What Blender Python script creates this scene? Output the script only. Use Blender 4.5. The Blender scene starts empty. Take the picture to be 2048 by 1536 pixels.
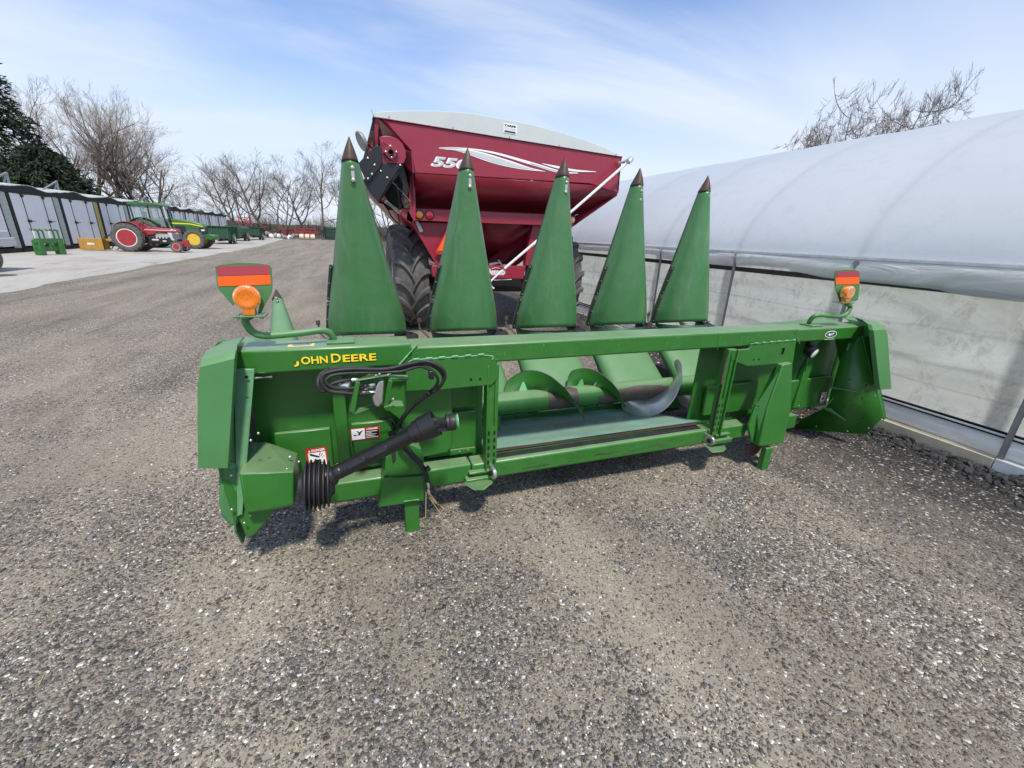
import bpy, bmesh, math, random
import numpy as np
from mathutils import Vector, Matrix, noise
random.seed(7); RNG = np.random.default_rng(5)
rad = math.radians
S = bpy.context.scene
COL = S.collection
# ------------------------------------------------------------------ camera
CAMH = 1.64
RX = Vector((0.93698274, 0.07762793, -0.34064241)); RY = Vector((-0.34701548, 0.31992117, -0.88160689)); RZ = Vector((0.0405414, 0.94425862, 0.32669871))
FPX = 846.0
cam = bpy.data.cameras.new('camera'); camo = bpy.data.objects.new('camera', cam); COL.objects.link(camo)
camo.matrix_world = Matrix(((RX[0], RX[1], RX[2], 0), (RY[0], RY[1], RY[2], 0), (RZ[0], RZ[1], RZ[2], CAMH), (0, 0, 0, 1)))
cam.sensor_width = 36; cam.lens = 36 * FPX / 2048; cam.clip_end = 3000; cam.clip_start = 0.02
S.camera = camo
def ray(px, py):
    c = Vector((px - 1024, 768 - py, -FPX))
    return Vector((RX.dot(c), RY.dot(c), RZ.dot(c)))
def at(px, py, y):            # point of the survey photograph on the vertical plane at depth y
    r = ray(px, py); t = y / r[1]; return Vector((r[0]*t, y, CAMH + r[2]*t))
def atx(px, py, x):
    r = ray(px, py); t = x / r[0]; return Vector((x, r[1]*t, CAMH + r[2]*t))
# ------------------------------------------------------------------ sky + sun
SUN_EL, SUN_AZ = rad(58), rad(181)      # azimuth clockwise from +Y
w = bpy.data.worlds.new('World'); S.world = w; w.use_nodes = True
nt = w.node_tree; nt.nodes.clear()
def N(nt, t, **k):
    n = nt.nodes.new(t)
    for a, b in k.items():
        if a.startswith('i_'): n.inputs[int(a[2:])].default_value = b
        else: setattr(n, a, b)
    return n
def L(nt, a, b): nt.links.new(a, b)
sky = N(nt, 'ShaderNodeTexSky', sky_type='NISHITA', sun_disc=False, sun_elevation=SUN_EL, sun_rotation=SUN_AZ, altitude=200, air_density=1.0, dust_density=0.6, ozone_density=2.0)
tc = N(nt, 'ShaderNodeTexCoord'); sep = N(nt, 'ShaderNodeSeparateXYZ'); L(nt, tc.outputs['Generated'], sep.inputs[0])
def M(nt, op, a, b=None, c=None, clamp=False):
    n = nt.nodes.new('ShaderNodeMath'); n.operation = op; n.use_clamp = clamp
    for i, v in enumerate((a, b, c)):
        if v is None: continue
        if isinstance(v, (int, float)): n.inputs[i].default_value = v
        else: nt.links.new(v, n.inputs[i])
    return n.outputs[0]
zz = M(nt, 'ADD', M(nt, 'MAXIMUM', sep.outputs[2], 0.0), 0.16)
cx = M(nt, 'DIVIDE', sep.outputs[0], zz); cy = M(nt, 'DIVIDE', sep.outputs[1], zz)
comb = N(nt, 'ShaderNodeCombineXYZ'); L(nt, cx, comb.inputs[0]); L(nt, cy, comb.inputs[1])
mp = N(nt, 'ShaderNodeMapping'); mp.inputs['Rotation'].default_value = (0, 0, rad(-25)); mp.inputs['Scale'].default_value = (0.45, 1.1, 1); mp.inputs['Location'].default_value = (1.3, 0.4, 0); L(nt, comb.outputs[0], mp.inputs[0])
n1 = N(nt, 'ShaderNodeTexNoise'); n1.inputs['Scale'].default_value = 0.8; n1.inputs['Detail'].default_value = 7; n1.inputs['Roughness'].default_value = 0.52; n1.inputs['Distortion'].default_value = 0.5; L(nt, mp.outputs[0], n1.inputs['Vector'])
mr = N(nt, 'ShaderNodeMapRange', interpolation_type='SMOOTHSTEP'); mr.inputs[1].default_value = 0.43; mr.inputs[2].default_value = 0.70; mr.inputs[3].default_value = 0.0; mr.inputs[4].default_value = 0.9; L(nt, n1.outputs[0], mr.inputs[0])
# thicker veil low down and to both sides
hz = N(nt, 'ShaderNodeMapRange', interpolation_type='SMOOTHSTEP'); hz.inputs[1].default_value = 0.0; hz.inputs[2].default_value = 0.42; hz.inputs[3].default_value = 1.0; hz.inputs[4].default_value = 0.0; L(nt, sep.outputs[2], hz.inputs[0])
# second, softer bank of cloud toward +X
sd = N(nt, 'ShaderNodeMapRange', interpolation_type='SMOOTHSTEP'); sd.inputs[1].default_value = 0.45; sd.inputs[2].default_value = 0.95; sd.inputs[3].default_value = 0.0; sd.inputs[4].default_value = 0.75; L(nt, sep.outputs[0], sd.inputs[0])
sl = N(nt, 'ShaderNodeMapRange', interpolation_type='SMOOTHSTEP'); sl.inputs[1].default_value = -0.15; sl.inputs[2].default_value = -0.75; sl.inputs[3].default_value = 0.0; sl.inputs[4].default_value = 0.55; L(nt, sep.outputs[0], sl.inputs[0])
side = M(nt, 'MULTIPLY', M(nt, 'ADD', sd.outputs[0], sl.outputs[0]), M(nt, 'ADD', n1.outputs[0], 0.35))
inv = M(nt, 'MULTIPLY', M(nt, 'SUBTRACT', 1.0, mr.outputs[0]), M(nt, 'MULTIPLY', M(nt, 'SUBTRACT', 1.0, hz.outputs[0]), M(nt, 'SUBTRACT', 1.0, M(nt, 'MINIMUM', side, 0.9))))
mask = M(nt, 'SUBTRACT', 1.0, inv, clamp=True)
n2 = N(nt, 'ShaderNodeTexNoise'); n2.inputs['Scale'].default_value = 0.9; n2.inputs['Detail'].default_value = 5; L(nt, mp.outputs[0], n2.inputs['Vector'])
cr = N(nt, 'ShaderNodeMix', data_type='RGBA'); cr.inputs['A'].default_value = (3.75, 4.2, 4.95, 1); cr.inputs['B'].default_value = (4.9, 5.2, 5.65, 1); L(nt, n2.outputs[0], cr.inputs['Factor'])
mx = N(nt, 'ShaderNodeMix', data_type='RGBA'); L(nt, mask, mx.inputs['Factor']); L(nt, cr.outputs['Result'], mx.inputs['B'])
gain = N(nt, 'ShaderNodeMix', data_type='RGBA', blend_type='MULTIPLY'); gain.inputs['Factor'].default_value = 1; gain.inputs['B'].default_value = (0.74, 0.89, 1.08, 1); L(nt, sky.outputs[0], gain.inputs['A']); L(nt, gain.outputs['Result'], mx.inputs['A'])
bg = N(nt, 'ShaderNodeBackground'); bg.inputs['Strength'].default_value = 0.13; L(nt, mx.outputs['Result'], bg.inputs['Color'])
wo = N(nt, 'ShaderNodeOutputWorld'); L(nt, bg.outputs[0], wo.inputs[0])
sun = bpy.data.lights.new('sun', 'SUN'); sun.energy = 3.0; sun.angle = rad(5); sun.color = (1.0, 0.94, 0.84)
suno = bpy.data.objects.new('sun', sun); COL.objects.link(suno)
sdir = Vector((math.sin(SUN_AZ)*math.cos(SUN_EL), math.cos(SUN_AZ)*math.cos(SUN_EL), math.sin(SUN_EL)))
suno.rotation_euler = sdir.to_track_quat('Z', 'Y').to_euler(); suno.location = (0, -5, 20)
vs = S.view_settings; vs.view_transform = 'Standard'; vs.look = 'None'; vs.gamma = 1; vs.exposure = 0.60; vs.use_curve_mapping = False
# ------------------------------------------------------------------ materials
def base_mat(name):
    m = bpy.data.materials.new(name); m.use_nodes = True
    return m, m.node_tree, m.node_tree.nodes['Principled BSDF']
def ramp(nt, src, stops):
    r = nt.nodes.new('ShaderNodeValToRGB')
    while len(r.color_ramp.elements) < len(stops): r.color_ramp.elements.new(0.5)
    for e, (p, c) in zip(r.color_ramp.elements, stops):
        e.position = p; e.color = (c[0], c[1], c[2], 1) if not isinstance(c, (int, float)) else (c, c, c, 1)
    nt.links.new(src, r.inputs[0]); return r.outputs[0]
def noise_n(nt, scale, detail=5, rough=0.6, dist=0.0, coord='Object', stretch=None):
    t = nt.nodes.new('ShaderNodeTexCoord'); src = t.outputs[coord]
    if stretch:
        mpn = nt.nodes.new('ShaderNodeMapping'); mpn.inputs['Scale'].default_value = stretch; nt.links.new(src, mpn.inputs[0]); src = mpn.outputs[0]
    n = nt.nodes.new('ShaderNodeTexNoise'); n.inputs['Scale'].default_value = scale; n.inputs['Detail'].default_value = detail; n.inputs['Roughness'].default_value = rough; n.inputs['Distortion'].default_value = dist
    nt.links.new(src, n.inputs['Vector']); return n.outputs[0]
def mixc(nt, fac, a, b, mode='MIX'):
    n = nt.nodes.new('ShaderNodeMix'); n.data_type = 'RGBA'; n.blend_type = mode
    for i, v in (('Factor', fac), ('A', a), ('B', b)):
        if isinstance(v, (int, float)): n.inputs[i].default_value = v
        elif isinstance(v, tuple): n.inputs[i].default_value = (*v[:3], 1)
        else: nt.links.new(v, n.inputs[i])
    return n.outputs['Result']
def bump(nt, p, h, dist=0.01, strength=0.5):
    b = nt.nodes.new('ShaderNodeBump'); b.inputs['Distance'].default_value = dist; b.inputs['Strength'].default_value = strength
    nt.links.new(h, b.inputs['Height']); nt.links.new(b.outputs[0], p.inputs['Normal'])
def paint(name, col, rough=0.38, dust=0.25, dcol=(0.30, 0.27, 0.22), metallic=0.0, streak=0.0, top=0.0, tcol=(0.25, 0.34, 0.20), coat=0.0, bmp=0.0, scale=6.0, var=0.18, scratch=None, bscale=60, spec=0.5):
    m, nt, p = base_mat(name)
    v = noise_n(nt, scale, 6, 0.65)
    lo = tuple(c*(1-var) for c in col); hi = tuple(min(1, c*(1+var)) for c in col)
    c = ramp(nt, v, [(0.3, lo), (0.7, hi)])
    if dust > 0:
        d = noise_n(nt, scale*2.7, 8, 0.75, 0.4)
        c = mixc(nt, ramp(nt, d, [(0.42, 0.0), (0.78, dust)]), c, dcol)
    if streak:
        s = noise_n(nt, 1.0, 7, 0.7, 0.6, stretch=(16, 16, 2.2)); s2 = noise_n(nt, 2.5, 3, 0.5); c = mixc(nt, M(nt, 'MULTIPLY', ramp(nt, s, [(0.52, 0.0), (0.68, streak)]), ramp(nt, s2, [(0.42, 0.0), (0.62, 1.0)])), c, (0.24, 0.36, 0.25))
    if scratch:
        s = noise_n(nt, 9, 9, 0.8, 1.5, stretch=(0.35, 1, 2.2))
        c = mixc(nt, ramp(nt, s, [(0.66, 0.0), (0.69, 1.0)]), c, scratch)
    if top > 0:      # up-facing faces paler: sky sheen painted in together with settled dust
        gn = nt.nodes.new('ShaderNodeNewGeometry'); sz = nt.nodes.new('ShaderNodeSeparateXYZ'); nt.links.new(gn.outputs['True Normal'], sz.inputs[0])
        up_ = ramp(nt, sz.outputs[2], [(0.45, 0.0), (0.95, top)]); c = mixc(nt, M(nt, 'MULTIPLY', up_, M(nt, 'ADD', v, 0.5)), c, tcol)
    nt.links.new(c, p.inputs['Base Color'])
    r = noise_n(nt, scale*3, 5, 0.7); rr = nt.nodes.new('ShaderNodeMapRange'); rr.inputs[3].default_value = max(0.05, rough-0.08); rr.inputs[4].default_value = min(1, rough+0.14)
    nt.links.new(r, rr.inputs[0]); nt.links.new(rr.outputs[0], p.inputs['Roughness'])
    p.inputs['Metallic'].default_value = metallic; p.inputs['Coat Weight'].default_value = coat; p.inputs['Coat Roughness'].default_value = 0.25
    p.inputs['Specular IOR Level'].default_value = spec
    if bmp > 0: bump(nt, p, noise_n(nt, bscale, 3, 0.6), 0.002, bmp)
    return m
GREEN = (0.023, 0.138, 0.016)
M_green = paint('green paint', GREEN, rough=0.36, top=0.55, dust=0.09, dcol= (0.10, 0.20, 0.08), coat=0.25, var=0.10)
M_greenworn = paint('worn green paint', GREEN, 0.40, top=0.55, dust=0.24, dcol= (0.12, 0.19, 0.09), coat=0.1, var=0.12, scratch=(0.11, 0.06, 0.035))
M_poly = paint('green moulded plastic', (0.050, 0.165, 0.054), 0.32, 0.20, (0.17, 0.29, 0.18), coat=0.2, streak=0.2, bmp=0.30, scale=2.2, var=0.12, bscale=260)
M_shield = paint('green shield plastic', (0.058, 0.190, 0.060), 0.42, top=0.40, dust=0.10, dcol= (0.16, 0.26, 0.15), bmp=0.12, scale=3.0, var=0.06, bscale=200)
M_flange = paint('pale flange paint', (0.095, 0.235, 0.105), 0.40, top=0.3, dust=0.15, dcol=(0.2, 0.32, 0.2))  # paler green than the beams, for the left flange and right gussets
M_weld = paint('pale weld paint', (0.16, 0.42, 0.18), 0.4, 0.0)
M_black = paint('black plastic', (0.012, 0.012, 0.013), 0.32, 0.06, (0.08, 0.08, 0.075), var=0.1)
M_rubber = paint('black rubber', (0.016, 0.016, 0.017), 0.55, 0.25, (0.06, 0.056, 0.05), var=0.1)
M_hole = paint('dark hole', (0.004, 0.005, 0.004), 0.9, 0.0)
M_steel = paint('worn steel', (0.60, 0.60, 0.59), 0.30, 0.35, (0.30, 0.27, 0.24), metallic=0.65, scale=9, var=0.12)
M_zinc = paint('zinc plated steel', (0.62, 0.62, 0.60), 0.3, 0.2, metallic=0.9)
M_brown = paint('rusty cast iron', (0.085, 0.055, 0.042), 0.55, 0.6, (0.055, 0.04, 0.035), metallic=0.35, bmp=0.4, scale=14)
M_grime = paint('crop residue steel', (0.085, 0.065, 0.055), 0.55, 0.5, (0.16, 0.15, 0.14), metallic=0.4, scale=12)
M_pan = paint('worn floor pan', (0.21, 0.36, 0.27), 0.45, 0.5, (0.20, 0.19, 0.155), scale=2.6, bmp=0.2, bscale=12)
M_red = paint('dark red paint', (0.262, 0.014, 0.034), 0.34, 0.14, (0.26, 0.09, 0.10), coat=0.25, var=0.08, scale=2, streak=0.0)
M_tractorred = paint('faded red paint', (0.34, 0.022, 0.030), 0.45, 0.4, (0.25, 0.1, 0.09))
M_tarp = paint('grey tarp vinyl', (0.50, 0.54, 0.52), 0.5, 0.15, (0.32, 0.33, 0.31), scale=1.5, var=0.04, bmp=0.2, bscale=5)
M_white = paint('white paint', (0.72, 0.73, 0.73), 0.45, 0.2, (0.4, 0.39, 0.36))
M_silver = paint('silver decal', (0.52, 0.54, 0.54), 0.35, 0.0, var=0.05)
M_yellow = paint('yellow decal', (0.85, 0.66, 0.02), 0.4, 0.0, var=0.04)
M_dblack = paint('black decal', (0.008, 0.008, 0.008), 0.4, 0.0)
M_dred = paint('red decal', (0.42, 0.03, 0.02), 0.4, 0.0)
M_dwhite = paint('white decal', (0.82, 0.82, 0.80), 0.45, 0.0, var=0.03)
M_orange = paint('orange reflective film', (1.0, 0.115, 0.008), 0.35, 0.0, var=0.03)
M_refred = paint('red reflective film', (0.36, 0.05, 0.075), 0.3, 0.0, var=0.05)
M_tyre = paint('tyre rubber', (0.070, 0.067, 0.063), 0.75, 0.8, (0.20, 0.19, 0.17), scale=3.5, var=0.15, bmp=0.3)
M_yrim = paint('yellow wheel paint', (0.66, 0.44, 0.03), 0.45, 0.2)
M_ochre = paint('ochre paint', (0.42, 0.22, 0.025), 0.5, 0.3)
M_dgreen = paint('dark green steel', (0.016, 0.062, 0.034), 0.5, 0.25, (0.06, 0.08, 0.06))
M_tgreen = paint('tractor green paint', (0.026, 0.135, 0.026), 0.4, 0.3, (0.12, 0.17, 0.10), coat=0.2)
M_dark = paint('dark metal', (0.03, 0.03, 0.03), 0.5, 0.4, (0.10, 0.095, 0.085), metallic=0.4)
M_wood = paint('curb board', (0.62, 0.54, 0.40), 0.8, 0.3, (0.25, 0.21, 0.15), scale=4, bmp=0.3)
M_galv = paint('galvanised post', (0.33, 0.34, 0.34), 0.5, 0.4, (0.28, 0.22, 0.15), metallic=0.5, scale=9)
M_straw = paint('straw', (0.38, 0.29, 0.14), 0.8, 0.0)
M_bolt = paint('bolt steel', (0.45, 0.42, 0.36), 0.4, 0.3, metallic=0.8)
def glassy(name, col, rough, trans=0.0, alpha=1.0):
    m, nt, p = base_mat(name); p.inputs['Base Color'].default_value = (*col, 1); p.inputs['Roughness'].default_value = rough
    p.inputs['Transmission Weight'].default_value = trans; p.inputs['Coat Weight'].default_value = 0.8; p.inputs['Coat Roughness'].default_value = 0.05
    w_ = nt.nodes.new('ShaderNodeTexWave'); w_.wave_type = 'RINGS'; w_.rings_direction = 'SPHERICAL'; w_.inputs['Scale'].default_value = 30; t = nt.nodes.new('ShaderNodeTexCoord'); nt.links.new(t.outputs['Object'], w_.inputs[0])
    bump(nt, p, w_.outputs[1], 0.002, 0.25); return m
M_amber = glassy('amber lens', (1.0, 0.29, 0.008), 0.16, 0.45)
M_redlens = glassy('red lens', (0.5, 0.01, 0.03), 0.2)
M_clear = glassy('clear lens', (0.85, 0.87, 0.88), 0.08)
M_glass, nt_, p_ = base_mat('cab glass'); p_.inputs['Base Color'].default_value = (0.5, 0.6, 0.6, 1); p_.inputs['Roughness'].default_value = 0.02; p_.inputs['Alpha'].default_value = 0.35; p_.inputs['Coat Weight'].default_value = 1.0
def translucent(m, f_, tint=(0.9, 0.92, 0.95)):
    nt = m.node_tree; p = nt.nodes['Principled BSDF']; out = [n for n in nt.nodes if n.type == 'OUTPUT_MATERIAL'][0]
    t = nt.nodes.new('ShaderNodeBsdfTranslucent'); mx_ = nt.nodes.new('ShaderNodeMixShader'); mx_.inputs[0].default_value = f_
    if p.inputs['Base Color'].is_linked: nt.links.new(mixc(nt, 1.0, p.inputs['Base Color'].links[0].from_socket, (1.25*tint[0], 1.25*tint[1], 1.22*tint[2]), 'MULTIPLY'), t.inputs[0])
    nt.links.new(p.outputs[0], mx_.inputs[1]); nt.links.new(t.outputs[0], mx_.inputs[2]); nt.links.new(mx_.outputs[0], out.inputs[0])
# ------------------------------------------------------------------ object helpers
ORG = {}
def tag(o, label=None, cat=None, group=None, kind=None):
    if label: o['label'] = label
    if cat: o['category'] = cat
    if group: o['group'] = group
    if kind: o['kind'] = kind
    return o
def thing(name, label, cat, loc=(0, 0, 0), rz=0, group=None, local=False):
    o = bpy.data.objects.new(name, None); COL.objects.link(o); o.location = loc; o.rotation_euler = (0, 0, rz); o.empty_display_size = 0.3
    ORG[o] = Vector((0, 0, 0)) if local else Vector(loc)
    return tag(o, label, cat, group)
def frame_of(d):
    d = Vector(d).normalized(); up = Vector((0, 0, 1)) if abs(d.z) < 0.95 else Vector((1, 0, 0))
    a = d.cross(up).normalized(); b = a.cross(d).normalized(); return a, b, d
class MB:
    def __init__(s): s.v = []; s.f = []; s.m = []
    def add(s, vs, fs, mi=0):
        o = len(s.v); s.v += [tuple(v) for v in vs]; s.f += [tuple(i+o for i in f) for f in fs]; s.m += [mi]*len(fs); return s
    def box(s, x0, x1, y0, y1, z0, z1, mi=0):
        vs = [(x, y, z) for z in (z0, z1) for y in (y0, y1) for x in (x0, x1)]
        return s.add(vs, [(0, 2, 3, 1), (4, 5, 7, 6), (0, 1, 5, 4), (2, 6, 7, 3), (0, 4, 6, 2), (1, 3, 7, 5)], mi)
    def obox(s, c, ax, ay, az, hx, hy, hz_, mi=0):
        c = Vector(c); vs = [c + ax*(i*hx) + ay*(j*hy) + az*(k*hz_) for k in (-1, 1) for j in (-1, 1) for i in (-1, 1)]
        return s.add(vs, [(0, 2, 3, 1), (4, 5, 7, 6), (0, 1, 5, 4), (2, 6, 7, 3), (0, 4, 6, 2), (1, 3, 7, 5)], mi)
    def bar(s, a, b, wx, wz, mi=0):
        a = Vector(a); b = Vector(b); p, q, d = frame_of(b-a)
        return s.obox((a+b)/2, p, q, d, wx/2, wz/2, (b-a).length/2, mi)
    def prism(s, pts, ext, mi=0):
        pts = [Vector(p) for p in pts]; ext = Vector(ext); n = len(pts)
        nrm = Vector((0, 0, 0))
        for i in range(n): nrm += pts[i].cross(pts[(i+1) % n])
        if nrm.dot(ext) > 0: pts = pts[::-1]
        vs = pts + [p+ext for p in pts]
        fs = [tuple(range(n)), tuple(range(2*n-1, n-1, -1))] + [((i+1) % n, i, n+i, n+(i+1) % n) for i in range(n)]
        return s.add(vs, fs, mi)
    def tube(s, path, r, seg=10, mi=0, caps=True):
        P = [Vector(p) for p in path]; n = len(P); rs = r if isinstance(r, (list, tuple)) else [r]*n
        vs = []; a = None
        for i in range(n):
            d = (P[min(i+1, n-1)] - P[max(i-1, 0)]).normalized()
            if a is None: a, b, _ = frame_of(d)
            else:
                a = (a - d*a.dot(d)).normalized(); b = d.cross(a)
            for k in range(seg):
                t = 2*math.pi*k/seg; vs.append(P[i] + (a*math.cos(t) + b*math.sin(t))*rs[i])
        fs = [(i*seg+k, i*seg+(k+1) % seg, (i+1)*seg+(k+1) % seg, (i+1)*seg+k) for i in range(n-1) for k in range(seg)]
        if caps: fs += [tuple(range(seg-1, -1, -1)), tuple((n-1)*seg+k for k in range(seg))]
        return s.add(vs, fs, mi)
    def lathe(s, o, axis, prof, seg=24, mi=0, caps=True):
        a, b, d = frame_of(axis); o = Vector(o)
        vs = [o + d*t + (a*math.cos(2*math.pi*k/seg) + b*math.sin(2*math.pi*k/seg))*r for (t, r) in prof for k in range(seg)]
        n = len(prof)
        fs = [(i*seg+k, i*seg+(k+1) % seg, (i+1)*seg+(k+1) % seg, (i+1)*seg+k) for i in range(n-1) for k in range(seg)]
        if caps: fs += [tuple(range(seg-1, -1, -1)), tuple((n-1)*seg+k for k in range(seg))]
        return s.add(vs, fs, mi)
    def grid(s, rows, mi=0, thick=None):
        n, m = len(rows), len(rows[0]); o = [Vector(p) for r in rows for p in r]
        fs = [(i*m+j, i*m+j+1, (i+1)*m+j+1, (i+1)*m+j) for i in range(n-1) for j in range(m-1)]
        return s.add(o, fs, mi)
    def build(s, name, mats, parent=None, bevel=0, smooth=True, solid=0, ang=35, bseg=2):
        mats = mats if isinstance(mats, (list, tuple)) else [mats]
        org = Vector((0, 0, 0)); p = parent
        if parent is not None: org = ORG.get(parent, Vector((0, 0, 0)))
        me = bpy.data.meshes.new(name)
        me.from_pydata([tuple(Vector(v)-org) for v in s.v], [], s.f)
        for m in mats: me.materials.append(m)
        if len(mats) > 1: me.polygons.foreach_set('material_index', s.m)
        if smooth:
            me.polygons.foreach_set('use_smooth', [True]*len(me.polygons)); me.set_sharp_from_angle(angle=rad(ang))
        me.update()
        o = bpy.data.objects.new(name, me); COL.objects.link(o)
        ORG[o] = org
        if parent is not None: o.parent = parent
        if solid:
            q = o.modifiers.new('solid', 'SOLIDIFY'); q.thickness = solid; q.offset = 0
        if bevel:
            q = o.modifiers.new('bevel', 'BEVEL'); q.width = bevel; q.segments = bseg; q.limit_method = 'ANGLE'; q.angle_limit = rad(40); q.harden_normals = False
        return o
def smooth_path(pts, n=6):
    P = [Vector(p) for p in pts]; out = []
    for i in range(len(P)-1):
        p0 = P[max(i-1, 0)]; p1 = P[i]; p2 = P[i+1]; p3 = P[min(i+2, len(P)-1)]
        for k in range(n):
            t = k/n; out.append(0.5*((2*p1) + (p2-p0)*t + (2*p0-5*p1+4*p2-p3)*t*t + (3*p1-p0-3*p2+p3)*t**3))
    out.append(P[-1]); return out
def text(name, s, size, mat, parent, o, xd, yd, bold=0.0, thick=0.0005, shear=0.0, width=None, align='LEFT'):
    c = bpy.data.curves.new(name, 'FONT'); c.body = s; c.size = size; c.offset = bold; c.extrude = thick; c.shear = shear; c.align_x = align; c.resolution_u = 3
    t = bpy.data.objects.new('t', c); COL.objects.link(t)
    me = bpy.data.meshes.new_from_object(t); bpy.data.objects.remove(t)
    xs = [v.co.x for v in me.vertices]
    k = 1.0 if not width or not xs else width/(max(xs)-min(xs))
    xd = Vector(xd).normalized(); yd = Vector(yd).normalized(); n = xd.cross(yd).normalized(); org = ORG.get(parent, Vector((0, 0, 0))) if parent else Vector((0, 0, 0))
    o = Vector(o)
    for v in me.vertices: v.co = o + xd*(v.co.x*k) + yd*v.co.y + n*v.co.z - org
    me.materials.clear(); me.materials.append(mat)
    ob = bpy.data.objects.new(name, me); COL.objects.link(ob); ORG[ob] = org
    if parent: ob.parent = parent
    return ob
X, Y, Z = Vector((1, 0, 0)), Vector((0, 1, 0)), Vector((0, 0, 1))
# ------------------------------------------------------------------ ground
def fbm(x, y, s, o=4):
    return noise.fractal(Vector((x*s, y*s, 3.7)), 1.0, 2.0, o)
def gh(x, y):       # ground height, with the bank of dark millings against the greenhouse curb
    h = 0.012*fbm(x, y, 0.9) + 0.006*fbm(x+9, y, 4.0, 3)
    h *= min(1.0, max(0.0, (9-abs(x))/3)) if y < 12 else 0.0
    t = (x - 4.05)/0.7
    if t > 0 and x < 4.9 and y < 12:
        t = min(1, t); e = t*t*(3-2*t); h += e*(0.03 + 0.03*fbm(x, y, 2.3, 3)) + e*0.022*fbm(x+3, y, 14, 3)
    return h
def axis_pts(a, b, step, far):
    p = list(np.arange(a, b+1e-6, step)); d = step; q = b
    while q < far: d *= 1.35; q += d; p.append(q)
    d = step; q = a; lo = []
    while q > -far: d *= 1.35; q -= d; lo.append(q)
    return lo[::-1] + p
def onz(px, py, z=0.0):
    r = ray(px, py); t = (z-CAMH)/r[2]; return r[0]*t, r[1]*t
BL_ = [(480, 1180, .30, -1), (720, 1150, .28, -.9), (1180, 1110, .40, -1), (1380, 1200, .35, -.8), (1100, 1360, .16, -1), (850, 1330, .12, -.8), (250, 900, .6, -.7), (1000, 1250, .2, -.5), (1480, 1330, .12, -.9), (600, 780, 1.0, -.3),
       (150, 1330, .32, 1), (330, 1480, .2, 1), (540, 1360, .16, .9), (760, 1430, .12, .8), (90, 1050, .5, .7), (1700, 1130, .5, .8), (1880, 1300, .4, .9), (1300, 1450, .14, .7), (1650, 1450, .25, .6), (900, 1130, .16, .6), (300, 1130, .2, .6), (1250, 1010, .5, .4)]
BL_ = [(*onz(a, b), r_, w_) for a, b, r_, w_ in BL_]
def loose(x, y):        # 0 = packed dust, 1 = loose stones
    v = 0.36 + 0.50*fbm(x*0.8+3, y*0.8, 1.3, 4) + 0.25*fbm(x, y, 5.0, 3)
    for a, b, r_, w_ in BL_:
        d = ((x-a)**2+(y-b)**2)/(r_*r_)
        if d < 6: v += 0.42*w_*math.exp(-d)
    if x > 3.0: v += 0.5*min(1, (x-3.0)/1.2)
    return min(1.0, max(0.0, v))
gx = axis_pts(-4.5, 5.0, 0.045, 1500); gy = axis_pts(-0.2, 7.0, 0.045, 1500)
gv = [(x, y, gh(x, y) if (-12 < x < 12 and -5 < y < 14) else 0.0) for y in gy for x in gx]
nx = len(gx)
gf = [(j*nx+i, j*nx+i+1, (j+1)*nx+i+1, (j+1)*nx+i) for j in range(len(gy)-1) for i in range(nx-1)]
m, nt, p = base_mat('gravel')
tcn = nt.nodes.new('ShaderNodeTexCoord').outputs['Object']
def vor(scale, feature='F1', rnd=1.0, src=None):
    v = nt.nodes.new('ShaderNodeTexVoronoi'); v.feature = feature; v.inputs['Scale'].default_value = scale; v.inputs['Randomness'].default_value = rnd; nt.links.new(src or tcn, v.inputs['Vector']); return v
wn = nt.nodes.new('ShaderNodeTexNoise'); wn.inputs['Scale'].default_value = 30; nt.links.new(tcn, wn.inputs['Vector'])
vm = nt.nodes.new('ShaderNodeVectorMath'); vm.operation = 'SCALE'; vm.inputs['Scale'].default_value = 0.02; nt.links.new(wn.outputs['Color'], vm.inputs[0])
va = nt.nodes.new('ShaderNodeVectorMath'); va.operation = 'ADD'; nt.links.new(tcn, va.inputs[0]); nt.links.new(vm.outputs[0], va.inputs[1]); wv = va.outputs[0]
zone = noise_n(nt, 0.55, 7, 0.62, 0.6, stretch=(1, 0.55, 1)); zone2 = noise_n(nt, 2.6, 6, 0.7, 0.5)
lo_ = nt.nodes.new('ShaderNodeVertexColor'); lo_.layer_name = 'loose'
zsum = M(nt, 'ADD', M(nt, 'MULTIPLY', zone, 0.62), M(nt, 'MULTIPLY', zone2, 0.38))
spl = nt.nodes.new('ShaderNodeSeparateColor'); nt.links.new(lo_.outputs[0], spl.inputs[0])
gm = M(nt, 'MULTIPLY', ramp(nt, M(nt, 'ADD', M(nt, 'MULTIPLY', spl.outputs[0], 0.8), M(nt, 'MULTIPLY', zone2, 0.2)), [(0.12, 0.06), (0.95, 0.95)]), 1.0)          # how much loose gravel
fine = noise_n(nt, 38, 6, 0.75); 
dust = ramp(nt, fine, [(0.3, (0.182, 0.162, 0.131)), (0.7, (0.295, 0.264, 0.216))])
v1 = vor(75, src=wv); v2 = vor(170, src=wv)
def cellcol(v):
    sp = nt.nodes.new('ShaderNodeSeparateColor'); nt.links.new(v.outputs['Color'], sp.inputs[0]); return sp.outputs[0], sp.outputs[1]
c1, c1b = cellcol(v1); c2, c2b = cellcol(v2)
stone1 = ramp(nt, c1, [(0.0, (0.060, 0.056, 0.051)), (0.45, (0.135, 0.123, 0.106)), (0.80, (0.23, 0.212, 0.185)), (0.92, (0.34, 0.325, 0.29)), (0.975, (0.66, 0.65, 0.61))])
stone2 = ramp(nt, c2, [(0.0, (0.07, 0.066, 0.061)), (0.5, (0.155, 0.142, 0.124)), (0.86, (0.27, 0.248, 0.21)), (0.96, (0.60, 0.585, 0.54))])
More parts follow.
